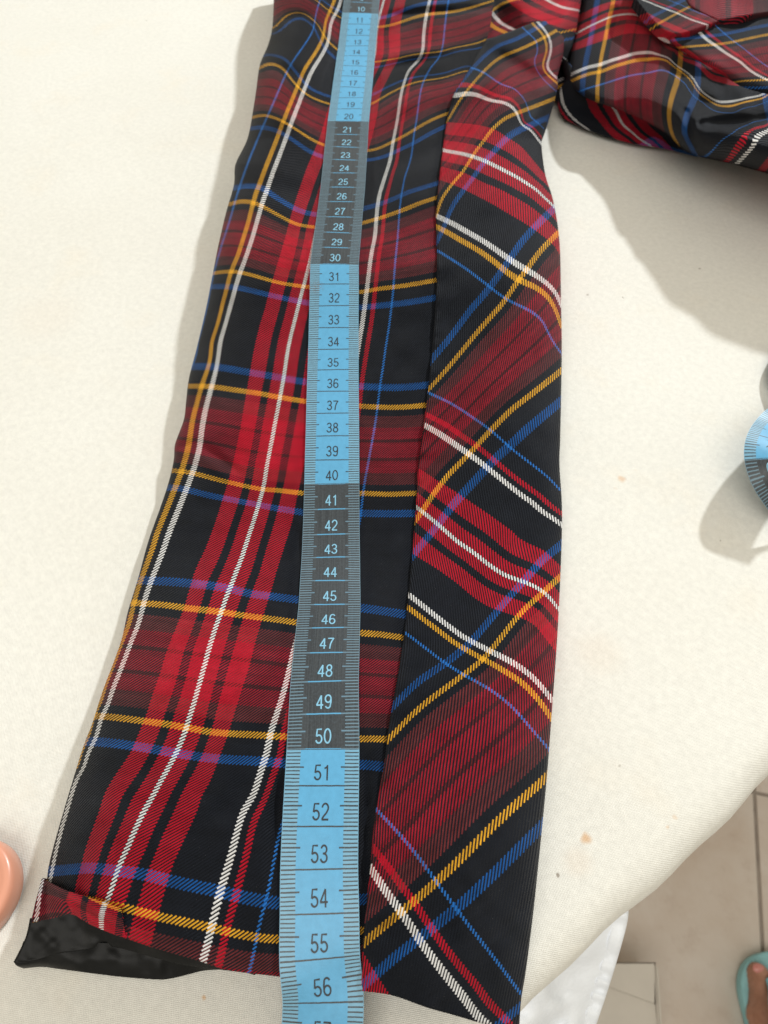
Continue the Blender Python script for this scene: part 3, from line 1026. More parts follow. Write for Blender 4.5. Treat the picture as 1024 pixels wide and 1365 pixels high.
# turned-up corner of the cuff
TUu = field([(-W_, T5, [(42, 345), (32, 420), (22, 475)]), (-RE, T5, [(150, 372), (128, 400), (165, 450)]),
             (-KC, T5, [(212, 392), (203, 415), (196, 450)]), (0, T5, [(285, 420), (272, 510)])], 1e-3)
TUv = field([(9 - a_ + .55, T5, [(45, 325), (140, 370)]), (9 - a_ + .12, T5, [(225, 397), (285, 425)]), (9 - .4, T5, [(10, 488), (150, 462), (250, 515)])], 1e-3)
P, s, t = coons([(56, 1170), (74, 1180), (92, 1188), (118, 1196), (140, 1203), (162, 1211)],
                [(41, 1230), (70, 1224), (96, 1219), (120, 1232), (145, 1243), (168, 1251)],
                [(56, 1170), (48, 1200), (41, 1230)], [(162, 1211), (165, 1232), (168, 1251)], 22, 40)
z = sleeve_z(P) + 0.42 * np.sin(math.pi * np.clip(t * .9 + .1, 0, 1)) * (1 - s) ** .6 + .14 + .1 * (1 - s)
panel('cuff_turn_up', P, z, TUu, TUv, curl=([(.02, .08), (.2, .2), (.5, .3)], [(.01, .05), (.05, .1), (.5, .15)], [(.02, .1), (.1, .3), (.4, .6)], None))

# black lining hanging out of the cuff
P, s, t = coons([(40, 1224), (96, 1216), (130, 1230), (197, 1254), (262, 1274), (330, 1288)],
                [(18, 1283), (50, 1280), (80, 1271), (115, 1266), (150, 1262), (240, 1285), (330, 1297)],
                [(40, 1224), (34, 1250), (18, 1283)], [(330, 1288), (330, 1297)], 26, 90)
z = 0.80 - 0.30 * t + .05 * vnoise(P, 34, 31) + .03 * vnoise(P, 14, 32)
panel('lining', P, z, None, None, mat=M_SATIN, curl=(None, [(.03, .1), (.12, .22), (.5, .3)], [(.03, .1), (.1, .4)], None), dirs=(None, (0, 1, 0), (1, 0, 0), None))
P, s, t = coons([(18, 1281), (60, 1272), (110, 1258), (200, 1262), (330, 1290)],
                [(31, 1291), (56, 1289), (81, 1292), (155, 1301.5), (205, 1305.5), (226, 1304.7), (255, 1298), (276, 1293.5), (312, 1293), (340, 1300)],
                [(18, 1281), (22, 1287), (31, 1291)], [(330, 1290), (340, 1300)], 26, 110)
z = 0.50 - 0.34 * t + .06 * vnoise(P, 34, 35) + .03 * vnoise(P, 15, 36) + .05 * np.sin(t * 3.1)
panel('lining', P, np.maximum(z, .1), None, None, mat=M_SATIN, curl=(None, [(.02, .08), (.1, .16), (.6, .2)], [(.02, .1)], None), dirs=(None, (0, 1, 0), (1, 0, 0), None))

# piece of the sleeve head beyond the fold, and the body of the garment
CUf = field([(-W_, XX, [(656, 16), (667, 30), (686, 40)]), (-Y_, XX, [(652, 33), (662, 39), (676, 45)]),
             (-RE, XX, [(680, 6), (705, 22), (738, 34)]), (0, XX, [(722, -4), (748, 10), (770, 14)])], 1e-3)
CVf = field([(-a_, XX, [(656, 14), (668, 5), (690, -2)]), (-.9, XX, [(672, 26), (720, 12)]), (1.0, XX, [(700, 38), (750, 30)])], 1e-3)
P, s, t = coons([(655, -40), (700, -42), (785, -40)], [(645, 62), (690, 56), (765, 60)], [(655, -40), (650, 10), (645, 62)],
                [(785, -40), (775, 0), (765, 60)], 30, 36)
z = 4.3 - 1.6 * t + .25 * vnoise(P, 26, 41) - 1.5 * np.clip((s - .8) / .2, 0, 1) ** 2
panel('sleeve_head', P, z, CUf, CVf, curl=(None, [(.02, .3), (.1, 1.0)], None, [(.1, .5), (.2, 2.)]))

AU = field([
    (0, BT, [(130, 160), (200, 120), (290, 80), (390, 65), (450, 85), (510, 130), (565, 205), (620, 250), (690, 262), (770, 320)]),
    (-RE, BT, [(110, 240), (200, 210), (300, 180), (420, 160), (520, 175), (600, 240), (700, 310), (800, 380), (890, 400)]),
    (-W_, BT, [(95, 355), (200, 310), (300, 280), (400, 250), (480, 245), (560, 265), (640, 330), (700, 410), (760, 460), (840, 470), (920, 455), (1000, 435)]),
    (-Y_, BT, [(105, 383), (250, 337), (360, 297), (470, 282), (570, 297), (640, 352), (720, 452), (790, 492), (870, 487), (960, 462), (1020, 447)]),
    (-B_, BT, [(180, 415), (280, 385), (380, 355), (480, 340), (570, 340), (640, 390), (720, 470), (790, 520), (870, 530), (960, 500), (1020, 475)]),
    (B_ - P1, BT, [(740, 725), (820, 640), (890, 590), (960, 560), (1024, 550)]),
    (Y_ - P1, BT, [(840, 745), (920, 660), (1010, 585)]),
    (W_ - P1, BT, [(890, 755), (960, 680), (1020, 620)]),
    (RE - P1, BT, [(965, 800), (1030, 720), (1110, 640)]), (B_ - P1, BT, [(1090, 530)]), (Y_ - P1, BT, [(1050, 552), (1095, 515)]), (W_ - P1, BT, [(1060, 580), (1115, 530)]),
    (RE, BT, [(170, 60), (290, 10), (400, 5)]),
    (KC, BT, [(150, 110), (270, 55), (390, 40), (450, 55)]),
], 1e-3)
AV = field([
    (-b_, BT, [(230, 0), (210, 130), (190, 230), (170, 330), (160, 420)]),
    (-a_, BT, [(305, 0), (280, 110), (250, 260), (230, 460)]),
    (a_, BT, [(620, 200), (610, 330), (580, 430), (562, 520), (568, 590), (605, 670)]),
    (b_, BT, [(690, 430), (665, 490), (640, 560), (630, 620), (650, 660)]),
    (9 - b_, BT, [(1010, 440), (1030, 540), (1080, 660), (1130, 760)]),
], 1e-3)
BOTA = [(757, 108), (782, 129), (825, 145), (860, 160), (891, 178), (912, 198), (931, 207), (974, 217), (1024, 230), (1075, 243), (1180, 270), (1300, 300)]
SEAMA = [(778, -40), (820, -40), (846, -4), (880, 37), (894, 57), (925, 78), (951, 92), (988, 115), (1024, 126), (1075, 140), (1180, 165), (1300, 190)]
P, s, t = coons(SEAMA, BOTA, [(778, -40), (773, 23), (762, 69), (757, 108)], [(1300, 190), (1300, 300)], 110, 230)
zb = np.interp(s * 1.65, [0, .2, .45, .56, .66, 1], [1.8, 2.0, 1.7, .6, .35, .35])
zmid = np.interp(s * 1.65, [0, .15, .35, .6, .8, 1], [2.2, 2.7, 3.5, 4.3, 4.8, 5.2])
ztop = np.interp(s * 1.65, [0, .2, .45, .7, 1], [2.6, 3.2, 4.1, 5.0, 5.5])
w = 1 - t
z = np.where(w < .4, zb + (zmid - zb) * np.sqrt(np.clip(1 - (1 - w / .4) ** 2, 0, 1)), zmid + (ztop - zmid) * (w - .4) / .6)
z += .10 * vnoise(P, 44, 51) + .03 * vnoise(P, 18, 52)
z *= .55 + .45 * np.sqrt(np.clip(1 - (1 - np.clip(s / .055, 0, 1)) ** 2, 0, 1))
for a, b, ww, d in [((915, 150), (925, 190), 7, -.2), ((935, 165), (1030, 158), 8, -.2), ((880, 60), (930, 130), 14, -.15),
                    ((900, 90), (960, 110), 10, -.15), ((815, 60), (800, 140), 20, .15), ((930, 140), (1030, 128), 12, -.12)]:
    dd, tt = seg_dist(P, a, b)
    z += d * np.exp(-(dd / ww) ** 2)
panel('body_panel', P, z, AU, AV, curl=(None, [(.15, .12), (.5, .2), (1.6, .25), (4, .3)], [(.1, .3), (.5, 1.2), (1.2, 4)], None),
      dirs=(None, (0, 1, 0), (1, .2, 0), None))

# fabric rolling under the body
UU = field([(W_, BT, [(60, 405), (72, 480), (120, 550), (190, 600)]), (RE, BT, [(180, 450), (210, 530), (260, 590), (310, 640)]),
            (KC, BT, [(250, 500), (300, 580), (380, 640)]), (0, BT, [(325, 520), (360, 590), (420, 640), (480, 675)]),
            (-KC, BT, [(400, 560), (450, 620), (520, 670)]), (-RE, BT, [(490, 600), (560, 670)])], 1e-3)
UV_ = field([(3.6, BT, [(60, 405), (180, 450), (325, 520)]), (4.9, BT, [(100, 555), (190, 605), (300, 640)]), (6.2, BT, [(480, 640), (560, 690)])], 1e-3)
P, s, t = coons([(757, 105), (782, 127), (825, 143), (860, 158), (891, 176), (931, 208)], [(752, 158), (787, 174), (839, 190), (891, 199), (931, 209)],
                [(757, 105), (747, 118), (744, 143), (752, 158)], [(931, 208), (931, 209)], 40, 80)
zt0 = np.interp(s, [0, .5, 1], [1.7, 1.7, .6])
z = zt0 * (1 - t) + .35 * t - .3 * np.sin(math.pi * t) * (1 - s)
panel('body_under_fold', P, np.maximum(z, .15), UU, UV_, curl=(None, [(.15, .1), (.6, .2), (2, .3)], [(.2, .2), (1, 1)], None), dirs=(None, (0, 1, 0), (1, .2, 0), None))

BU = field([(W_, BT, [(680, 115), (780, 210), (900, 290), (1024, 372)]), (B_, BT, [(770, 110), (850, 180), (940, 250), (1024, 312)]),
            (RE, BT, [(600, 200), (720, 290), (860, 385)]), (-.2, BT, [(560, 220), (680, 310), (780, 380)])], 1e-3)
BV = field([(-b_, BT, [(640, 178), (740, 167), (850, 150), (950, 130), (1024, 115)]), (-a_, BT, [(700, 212), (770, 207), (860, 195), (1024, 160)]),
            (a_, BT, [(870, 382), (940, 374), (1024, 368)]), (b_, BT, [(900, 405), (1024, 405)]), (-4.2, BT, [(600, 120), (800, 90), (1024, 50)])], 1e-3)
P, s, t = coons([(846, -40), (950, -42), (1075, -40), (1300, -40)], SEAMA[2:], [(846, -40), (847, -20), (846, -4)], [(1300, -40), (1300, 190)], 70, 170)
ztop2 = np.interp(s * 1.8, [0, .3, .6, 1], [3.7, 4.5, 5.0, 5.5])
z = ztop2 + .3 * np.sin(math.pi * t) + .14 * vnoise(P, 34, 61) - .25 * np.clip((t - .9) / .1, 0, 1) ** 2
for a, b, ww, d in [((902, 0), (957, 27), 2.5, -.16), ((991, 0), (1010, 16), 2.5, -.16)]:
    dd, tt = seg_dist(P, a, b)
    z += d * np.exp(-(dd / ww) ** 2)
panel('body_upper_panel', P, z, BU, BV)


def zup(P):
    sx = np.clip((P[..., 0] - 846) / 454.0, 0, 1)
    return np.interp(sx * 1.8, [0, .3, .6, 1], [3.7, 4.5, 5.0, 5.5])


DU = field([(W_, BT, [(440, 0), (600, 60), (720, 108)]), (RE, BT, [(430, 40), (520, 90), (640, 140)]), (B_, BT, [(560, 0), (700, 60)])], 1e-3)
DV = field([(-b_, BT, [(480, 80), (540, 48), (600, 15)]), (-a_, BT, [(530, 100), (640, 40), (740, 0)])], 1e-3)
P, s, t = coons([(838, -40), (880, -42), (925, -40)], [(846, -4), (878, 33), (904, 45), (936, 36), (957, 28)],
                [(838, -40), (840, -20), (846, -4)], [(925, -40), (915, 2), (957, 28)], 30, 40)
panel('body_dart_panel', P, zup(P) + .62 + .12 * vnoise(P, 30, 81), DU, DV, curl=(None, [(.03, .12), (.2, .6)], None, [(.03, .12), (.2, .6)]), dirs=(None, (0, 1, 0), None, (-1, 0, 0)))
YU = field([(5.6, BT, [(600, 0), (780, 90), (1000, 50)]), (6.4, BT, [(700, 0), (1000, 0)]), (W_ + P1, BT, [(1180, -60), (1300, 0)])], 1e-3)
YV = field([(-.9, BT, [(620, -60), (620, 10)]), (.2, BT, [(800, 80), (800, -60)]), (1.3, BT, [(1000, 50), (1000, -60)])], 1e-3)
P, s, t = coons([(925, -40), (1100, -42), (1300, -40)], [(957, 27), (990, 21), (1024, 16), (1120, 4), (1300, -15)],
                [(925, -40), (917, 2), (957, 27)], [(1300, -40), (1300, -15)], 30, 70)
panel('body_yoke_panel', P, zup(P) + .58 + .12 * vnoise(P, 34, 83), YU, YV, curl=(None, [(.03, .12), (.2, .6)], [(.03, .12), (.2, .6)], None), dirs=(None, (0, 1, 0), (1, 0, 0), None))

# back layer of the garment lying on the table under sleeve head and body
P, s, t = coons([(640, -40), (1300, -40)], [(690, 120), (760, 140), (900, 180), (1075, 215), (1300, 270)], [(640, -40), (690, 120)], [(1300, -40), (1300, 270)], 30, 50)
panel('body_back', P, .25 + .08 * vnoise(P, 30, 71) + .05, AU, AV)


# ------------------------------------------------------------------ measuring tape
pts, nor = [], []
for k, (y, z) in enumerate(zip(TY, TZ)):
    dep = y * CP - (z - HC) * SP
    pts.append(((cx(TPY[k]) - 512) / FPX * dep, y, z)); nor.append((0, 0, 1))
d0 = np.array(pts[0]) - np.array(pts[2]); d0 /= np.linalg.norm(d0)
head = [tuple(np.array(pts[0]) + d0 * k + np.array([0, 0, -.012 * k * k])) for k in range(10, 0, -1)]
pts = head + pts; nor = [(0, 0, 1)] * 10 + nor
# beyond the frame: over the front edge, hanging, back up over the edge on the right
tail = [((-1.55, -1.3, 0.95), (0, 0, 1)), ((-1.5, -2.6, .55), (0, 0, 1)), ((-1.3, -3.7, .30), (0, -.1, 1)), ((-1.0, -4.9, -.1), (.25, -.5, .8)),
        ((-.2, -6.6, -2.6), (.45, -.85, .3)), ((1.5, -8.6, -9), (.5, -.85, 0)), ((8, -9.5, -15), (.5, -.85, .1)), ((18, -6, -16), (.5, -.85, .1)),
        ((25, 2, -12), (.6, -.8, .1)), ((27, 9.5, -4), (.55, -.8, .3)), ((25.5, 13.2, .2), (.1, -.4, .9)), ((22.0, 13.6, .45), (0, 0, 1)),
        ((18.6, 12.2, .5), (.0, 0, 1))]
edge_px = [(1040, 690), (1023.4, 672.6), (1013, 663), (1003.5, 649), (997.6, 634), (994.7, 620), (994.7, 605.7), (998.8, 593), (1009, 581), (1023.4, 566), (1045, 548)]
edge_z = [0.55, .85, 1.15, 1.5, 1.8, 1.95, 1.9, 1.75, 1.5, 1.15, .75]
for (ex, ey), ez in list(zip(edge_px, edge_z))[::2]:
    e = at(ex, ey, ez)
    sd = np.array([0.94, 0.10, 0.33])           # from the near-left border to the centre line
    pts_c = e + sd
    tail.append((tuple(pts_c), (-0.33, -.25, .9)))
tail += [((17.6, 22.5, .45), (0, 0, 1)), ((20.5, 25.5, .3), (0, 0, 1)), ((25, 27.5, .25), (0, 0, 1)), ((33, 29, .25), (0, 0, 1)), ((42, 30, .25), (0, 0, 1))]
ALLP = np.array(pts + [q[0] for q in tail]); ALLN = np.array(nor + [q[1] for q in tail], float)
both = smooth_poly(np.hstack([ALLP, ALLN]), 4000)
cum = np.concatenate([[0], np.cumsum(np.linalg.norm(np.diff(both[:, :3], axis=0), axis=1))])
# the fitted stretch has one centimetre per sample: pin the scale there
i10 = np.argmin(np.linalg.norm(both[:, :3] - np.array(pts[10]), axis=1))
i56 = np.argmin(np.linalg.norm(both[:, :3] - np.array(pts[56]), axis=1))
scl = np.interp(np.arange(len(both)), [i10, i56], [10, 56])
anchors = [np.argmin(np.linalg.norm(both[:, :3] - np.array(pts[k]), axis=1)) for k in range(10, 57)]
sarr = cum - cum[anchors[0]] + 10
sarr[anchors[0]:anchors[-1] + 1] = np.interp(np.arange(anchors[0], anchors[-1] + 1), anchors, np.arange(10, 57))
sarr[anchors[-1] + 1:] = 56 + cum[anchors[-1] + 1:] - cum[anchors[-1]]
# the loop at the right border of the photo: a decade boundary falls on the printed one
loop_c = at(994.7, 620, 1.95) + np.array([.94, .10, .33])
il = np.argmin(np.linalg.norm(both[:, :3] - loop_c, axis=1))
want = 20 * round((sarr[il] - 10) / 20) + 10
shift = want - sarr[il]
m0, m1 = anchors[-1] + 60, il - 120
sarr[m0:] += shift * np.clip((np.arange(m0, len(sarr)) - m0) / (m1 - m0), 0, 1)
smin, smax = sarr[0], sarr[-1]


def tp(s, t, lift=0.0):
    """point on the tape: s cm along the scale, t -1..1 across"""
    s = np.asarray(s, float); t = np.asarray(t, float)
    q = np.stack([np.interp(s, sarr, both[:, k]) for k in range(6)], -1)
    e = 0.15
    d = np.stack([np.interp(s + e, sarr, both[:, k]) - np.interp(s - e, sarr, both[:, k]) for k in range(3)], -1)
    d /= np.linalg.norm(d, axis=-1, keepdims=True)
    n = q[..., 3:] - (q[..., 3:] * d).sum(-1, keepdims=True) * d
    n /= np.linalg.norm(n, axis=-1, keepdims=True)
    sd = np.cross(n, d)
    sd = sd / np.linalg.norm(sd, axis=-1, keepdims=True)
    cup = 0.012 * (t ** 2) + 0.018 * np.sin(s * 1.7 + 1.2 * t) * np.sin(s * .61) + .02 * t * np.sin(s * .9)
    return q[..., :3] + sd * t[..., None] + n * (lift - cup)[..., None]


tape = empty('measuring_tape', tuple(tp(np.array([57.]), np.array([0.]))[0] * S),
             label='blue and black centimetre measuring tape lying along the tartan sleeve', category='measuring tape')
TOFF = np.array(tape.location)
sv = np.arange(smin, smax, 0.2)
tvv = np.array([-1, -.75, -.5, -.25, 0, .25, .5, .75, 1.0])
SS, TT = np.meshgrid(sv, tvv, indexing='ij')
Vt = tp(SS, TT, 0 * SS); Vb = tp(SS, TT * .998, 0 * SS - .035)
nr, nc = SS.shape
ft = grid_faces(nr, nc)
nv = nr * nc
fb = [tuple(i + nv for i in f[::-1]) for f in ft]
uvt = np.stack([SS, TT], -1).reshape(-1, 2)
blocks, ub, side = [Vt.reshape(-1, 3), Vb.reshape(-1, 3)], [uvt, uvt], []
o_ = 2 * nv
for j, rev in ((0, False), (nc - 1, True)):
    blocks += [Vt[:, j], Vb[:, j]]
    ub += [np.stack([SS[:, j], TT[:, j]], -1)] * 2
    for i in range(nr - 1):
        q = (o_ + i, o_ + i + 1, o_ + nr + i + 1, o_ + nr + i)
        side.append(q[::-1] if rev else q)
    o_ += 2 * nr
me = mesh_from('ribbon', np.vstack(blocks), ft + fb + side, M_TAPE, np.vstack(ub), offset=TOFF)
link('ribbon', me, tape)


# numerals: stroked centre lines in a 0.56 x 1 box
def arc(cx_, cy_, rx, ry, a0, a1, n=16):
    return [(cx_ + rx * math.cos(math.radians(a)), cy_ + ry * math.sin(math.radians(a))) for a in np.linspace(a0, a1, n)]


DIG = {
    '0': [arc(.28, .5, .215, .44, 0, 360, 33)],
    '1': [[(.13, .74), (.22, .77), (.29, .84), (.33, .94), (.33, .0)]],
    '2': [arc(.28, .70, .20, .24, 175, -25, 18) + [(.36, .42), (.20, .26), (.10, .13), (.08, .055)], [(.06, .055), (.50, .055)]],
    '3': [arc(.27, .725, .18, .215, 165, -85, 18) + [(.20, .51)], arc(.27, .275, .205, .225, 85, -170, 20)],
    '4': [[(.38, .0), (.38, .93)], [(.385, .93), (.055, .285)], [(.03, .27), (.53, .27)]],
    '5': [[(.47, .93), (.15, .93), (.10, .47)], arc(.27, .305, .205, .25, 140, -165, 22)],
    '6': [arc(.28, .30, .205, .245, 0, 360, 26), [(.075, .30), (.08, .55), (.12, .77)] + arc(.29, .73, .18, .21, 150, 20, 12)],
    '7': [[(.05, .93), (.51, .93)], [(.50, .93), (.36, .70), (.26, .42), (.21, .0)]],
    '8': [arc(.28, .73, .17, .205, 0, 360, 24), arc(.28, .275, .205, .225, 0, 360, 26)],
    '9': [arc(.28, .69, .205, .25, 0, 360, 26), [(.485, .70), (.48, .45), (.44, .22)] + arc(.27, .26, .18, .205, -15, -160, 12)],
}


def stroke(path, w):
    p = np.array(path, float)
    seg = np.diff(p, axis=0)
    keep = np.concatenate([[True], np.linalg.norm(seg, axis=1) > 1e-4])
    p = p[keep]
    closed = np.linalg.norm(p[0] - p[-1]) < 1e-3
    tg = np.gradient(p, axis=0)
    if closed:
        tg[0] = tg[-1] = p[1] - p[-2]
    tg /= np.linalg.norm(tg, axis=1)[:, None]
    nn = np.stack([-tg[:, 1], tg[:, 0]], -1)
    L = p + nn * w / 2; R = p - nn * w / 2
    V = np.concatenate([L, R]); n = len(p)
    F = [(i, i + 1, n + i + 1, n + i) for i in range(n - 1)]
    return V, F


def numeral(num):
    txt = str(num)
    H, WD, ADV = 0.44, 0.80, 0.60
    Vs, Fs, lv = [], [], []
    x0 = -0.5 * (ADV * (len(txt) - 1) + .56)
    for i, ch in enumerate(txt):
        for k, path in enumerate(DIG[ch]):
            V, F = stroke(path, 0.105)
            off = sum(len(v) for v in Vs)
            V = V + np.array([x0 + i * ADV, 0])
            Vs.append(V); Fs += [tuple(a + off for a in f) for f in F]
            lv += [0.004 + 0.0012 * k] * len(V)
    V = np.vstack(Vs)
    sx = V[:, 0] * H * WD * 1.12
    ss = num - 0.14 - V[:, 1] * H
    Pw = tp(ss, sx, np.array(lv))
    dark = (num - 1) % 20 < 10
    me = mesh_from('numeral', Pw, Fs, M_INKB if dark else M_INK, smooth=False, offset=TOFF)
    return link('numeral', me, tape)


loop_n = int(round(want))
for num in list(range(9, 59)) + [loop_n - 1, loop_n, loop_n + 1]:
    numeral(num)
# tin end clip
ce = np.array([[smax - .05, -1.04], [smax - .05, 1.04], [smax - 1.1, 1.04], [smax - 1.1, -1.04]])
Vc = np.vstack([tp(ce[:, 0], ce[:, 1], np.full(4, .05)), tp(ce[:, 0], ce[:, 1], np.full(4, -.08))])
link('end_clip', mesh_from('end_clip', Vc, [(0, 1, 2, 3), (7, 6, 5, 4), (0, 4, 5, 1), (1, 5, 6, 2), (2, 6, 7, 3), (3, 7, 4, 0)], M_METAL, smooth=False, offset=TOFF), tape)

# ------------------------------------------------------------------ peach plastic lid at the left border
M_PEACH = simple('peach_plastic', (0.66, 0.30, 0.20), 0.32, 0.5, 60, 0.05, None, 0.15).m
pc = at(-46, 1186, 0.6)
edge = at(21, 1182, 0.6)
rad = float(np.hypot(edge[0] - pc[0], edge[1] - pc[1]))


def lathe(name, prof, n, mat, off):
    V, F = [], []
    for (r, z) in prof:
        for k in range(n):
            a = 2 * math.pi * k / n
            V.append((pc[0] + r * math.cos(a), pc[1] + r * math.sin(a), z))
    for i in range(len(prof) - 1):
        for k in range(n):
            F.append((i * n + k, i * n + (k + 1) % n, (i + 1) * n + (k + 1) % n, (i + 1) * n + k))
    return mesh_from(name, V, F, mat, offset=off)


lid_off = np.array([pc[0], pc[1], 0]) * S
lid = empty('plastic_lid', tuple(lid_off), label='round peach plastic lid lying on the ivory cover left of the cuff', category='lid')
R_ = rad
prof = [(R_ - .06, .06), (R_, .14), (R_ + .01, .45), (R_, .72), (R_ - .05, .84), (R_ - .14, .90), (R_ - .24, .90), (R_ - .30, .87), (R_ - .36, .86)]
link('rim', lathe('rim', prof, 96, M_PEACH, lid_off), lid)
prof = [(R_ - .36, .86), (R_ - .42, .85), (R_ - .5, .87), (R_ - .9, .92), (R_ * .4, .95), (.001, .96)]
link('top', lathe('top', prof, 96, M_PEACH, lid_off), lid)

# ------------------------------------------------------------------ foot in a flip-flop on the floor
M_FOAM = simple('turquoise_foam', (0.27, 0.52, 0.55), 0.7, 0.3, 60, 0.08, (300, .3, .002)).m
M_STRAP = simple('turquoise_rubber', (0.24, 0.58, 0.66), 0.45, 0.5).m


def skin_mat():
    m = NT('skin')
    geo = m.n('ShaderNodeNewGeometry')
    f = m.noise(90, 4, .6, geo.outputs['Position'])
    c = m.mix(m.mapr(f, .35, .65, 0, 1), (0.34, 0.16, 0.10), (0.42, 0.21, 0.14))
    m.l(c, m.b.inputs['Base Color'])
    m.b.inputs['Roughness'].default_value = 0.5
    m.b.inputs['Subsurface Weight'].default_value = 0.08
    m.b.inputs['Subsurface Radius'].default_value = (.01, .004, .002)
    return m.m


M_SKIN = skin_mat()
M_NAIL = simple('nail', (0.55, 0.22, 0.19), 0.3, .5).m
SO = [(1024, 1268), (1006, 1274), (994, 1287), (989, 1305), (990, 1325), (996, 1350), (1004, 1385), (1012, 1420), (1020, 1470),
      (1060, 1490), (1095, 1470), (1108, 1410), (1112, 1350), (1100, 1305), (1075, 1276), (1050, 1267)]
so = smooth_poly(SO + [SO[0]], 80)[:-1]
soff = at(1050, 1370, FZ) * S
flip = empty('flip_flop', tuple(soff), label='turquoise flip-flop worn on the floor tiles at the lower right corner', category='flip-flop')
z0, z1 = FZ + .05, FZ + 2.0
ctr = at(1050, 1370, z1)
rings = []
for (zz, k) in [(z0, .97), (z0 + .3, 1.0), (z1 - .3, 1.0), (z1 - .05, .985), (z1, .95), (z1 - .02, .5), (z1 - .02, .02)]:
    q = at(so[:, 0], so[:, 1], np.full(len(so), z1))
    q = ctr + (q - ctr) * k
    q[:, 2] = zz
    rings.append(q)
n = len(so)
V = np.vstack(rings)
F = [(i * n + k, i * n + (k + 1) % n, (i + 1) * n + (k + 1) % n, (i + 1) * n + k) for i in range(len(rings) - 1) for k in range(n)]
link('sole', mesh_from('sole', V, F, M_FOAM, offset=soff), flip)

person = empty('person', tuple(soff), label='bare foot of a person standing in a turquoise flip-flop', category='person')


def foot():
    """one continuous foot surface: rounded toes flowing into the ball and instep"""
    bz = FZ + 2.0
    caps = []                       # (x0, y0, r0, h0, x1, y1, r1, h1) in cm

    def cap(a, b, r0, r1, h0, h1):
        p, q = at(a[0], a[1], bz + 1), at(b[0], b[1], bz + 1)
        caps.append((p[0], p[1], r0, h0, q[0], q[1], r1, h1))
    cap((1013, 1297), (1015, 1318), 1.15, 1.10, .75, .95)      # big toe
    cap((1015, 1316), (1024, 1352), 1.10, 2.1, .95, 1.0)
    for (x, y, bx, by, r) in ((1041, 1298, 1040, 1345, .82), (1058, 1304, 1052, 1348, .78), (1073, 1314, 1062, 1354, .74), (1086, 1328, 1072, 1362, .72)):
        cap((x, y), (bx, by), r, r * 1.5, .55, .9)
    cap((1026, 1356), (1070, 1366), 2.3, 2.0, .9, .7)
    cap((1036, 1362), (1048, 1420), 3.0, 3.1, 1.0, 2.6)
    cap((1048, 1418), (1056, 1468), 3.1, 2.9, 2.6, 4.0)
    caps_ = np.array(caps)
    xs = np.arange(caps_[:, [0, 4]].min() - 3.6, caps_[:, [0, 4]].max() + 3.6, .075)
    ys = np.arange(caps_[:, [1, 5]].min() - 3.6, caps_[:, [1, 5]].max() + 2.2, .075)
    X, Y = np.meshgrid(xs, ys)
    Z = np.full(X.shape, -9.0)
    acc = np.zeros(X.shape)
    for x0, y0, r0, h0, x1, y1, r1, h1 in caps:
        dx, dy = x1 - x0, y1 - y0
        t = np.clip(((X - x0) * dx + (Y - y0) * dy) / (dx * dx + dy * dy), 0, 1)
        d = np.hypot(X - x0 - t * dx, Y - y0 - t * dy)
        r = r0 + (r1 - r0) * t
        h = h0 + (h1 - h0) * t
        zc = np.where(d < r, h + np.sqrt(np.maximum(r * r - d * d, 0)), -9.0)
        acc += np.where(d < r, np.exp(np.minimum(zc, 12) * 3.0), 0)
        Z = np.maximum(Z, zc)
    ins = acc > 0
    Zs = np.where(ins, np.log(np.maximum(acc, 1e-9)) / 3.0, 0.0)
    for _ in range(8):
        Zp = np.pad(Zs, 1, mode='edge')
        avg = (Zp[:-2, 1:-1] + Zp[2:, 1:-1] + Zp[1:-1, :-2] + Zp[1:-1, 2:]) / 4
        Zs = np.where(ins, .5 * Zs + .5 * avg, 0.0)
    nrr, ncc = X.shape
    near = ins.copy()
    near[1:] |= ins[:-1]; near[:-1] |= ins[1:]; near[:, 1:] |= ins[:, :-1]; near[:, :-1] |= ins[:, 1:]
    idx = -np.ones(X.shape, int); idx[near] = np.arange(near.sum())
    V = np.stack([X[near], Y[near], bz + np.where(ins, Zs, 0.0)[near]], -1)
    F = []
    for a in range(nrr - 1):
        for b in range(ncc - 1):
            q = (idx[a, b], idx[a, b + 1], idx[a + 1, b + 1], idx[a + 1, b])
            if min(q) >= 0:
                F.append(q)
    return link('foot', mesh_from('foot', V, F, M_SKIN, offset=soff), person)


foot()
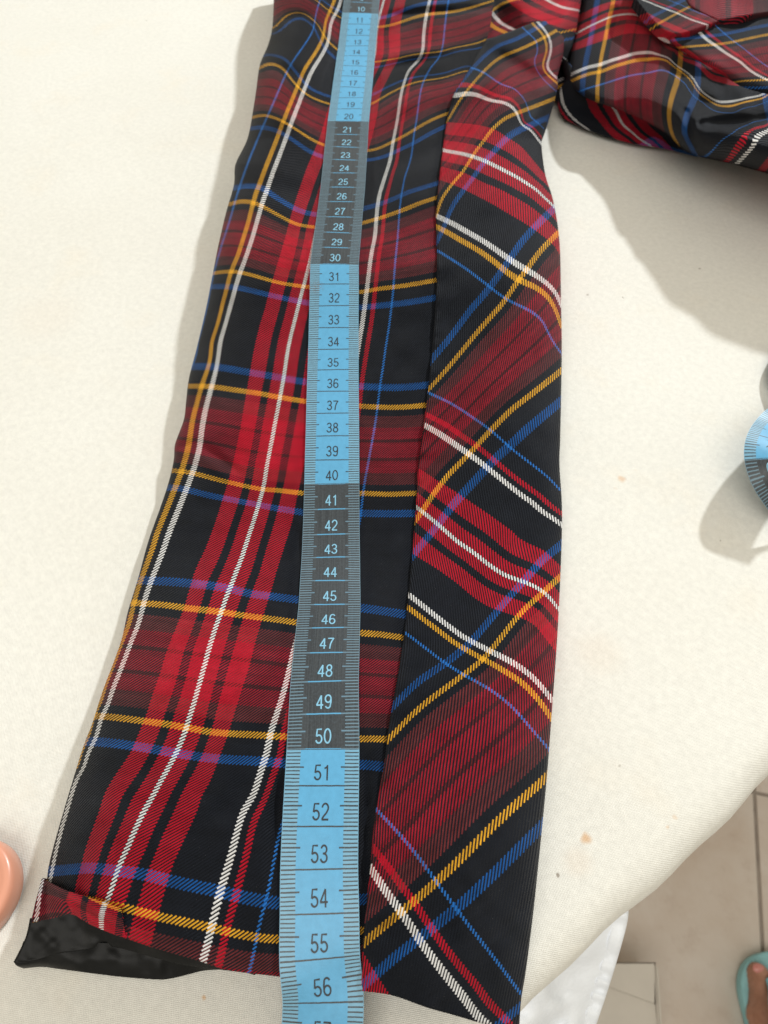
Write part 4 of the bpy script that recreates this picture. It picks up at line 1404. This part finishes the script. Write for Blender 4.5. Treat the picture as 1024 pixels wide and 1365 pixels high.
# toenails, slightly proud of the toes
for (x, y, rx, ry, h) in [(1012, 1291, .72, .55, 1.80), (1041, 1295, .48, .36, 1.30), (1058, 1301, .44, .33, 1.25)]:
    c = at(x, y, FZ + 2.0 + h)
    V, F = [tuple(c + np.array([0, 0, .16]))], []
    for ring, (k, dz) in enumerate([(.6, .10), (1.0, -.12)]):
        for q in range(16):
            a = 2 * math.pi * q / 16
            V.append((c[0] + rx * k * math.cos(a), c[1] + ry * k * math.sin(a), c[2] + dz))
    F += [(0, 1 + q, 1 + (q + 1) % 16) for q in range(16)]
    F += [(1 + q, 17 + q, 17 + (q + 1) % 16, 1 + (q + 1) % 16) for q in range(16)]
    link('toenail', mesh_from('toenail', V, F, M_NAIL, offset=soff), person)


# strap: two rubber bands from the toe post to the sides
def band(path, w, th, name, parent):
    p = smooth_poly(np.array(path), 30)
    tg = np.gradient(p, axis=0); tg /= np.linalg.norm(tg, axis=1)[:, None]
    up = np.array([0, 0, 1.0])
    sd = np.cross(tg, up); sd /= np.linalg.norm(sd, axis=1)[:, None]
    nn = np.cross(sd, tg)
    V = []
    for k in range(10):
        a = 2 * math.pi * k / 10
        V.append(p + sd * w / 2 * math.cos(a) + nn * th / 2 * math.sin(a))
    V = np.array(V).reshape(-1, 3)
    F = [((k % 10) * 30 + i, (k % 10) * 30 + i + 1, ((k + 1) % 10) * 30 + i + 1, ((k + 1) % 10) * 30 + i) for k in range(10) for i in range(29)]
    return link(name, mesh_from(name, V, F, M_STRAP, offset=soff), parent)


tpst = at(1033, 1316, FZ + 4.6)
band([at(1033, 1312, FZ + 2.0), at(1032, 1314, FZ + 3.6), tpst, at(1034, 1340, FZ + 6.6), at(1036, 1376, FZ + 7.4), at(1020, 1440, FZ + 2.4)], 1.7, .5, 'strap', flip)
band([at(1034, 1312, FZ + 2.1), at(1035, 1314, FZ + 3.7), tpst, at(1055, 1330, FZ + 6.2), at(1085, 1355, FZ + 5.4), at(1106, 1390, FZ + 2.2)], 2.2, .5, 'strap', flip)
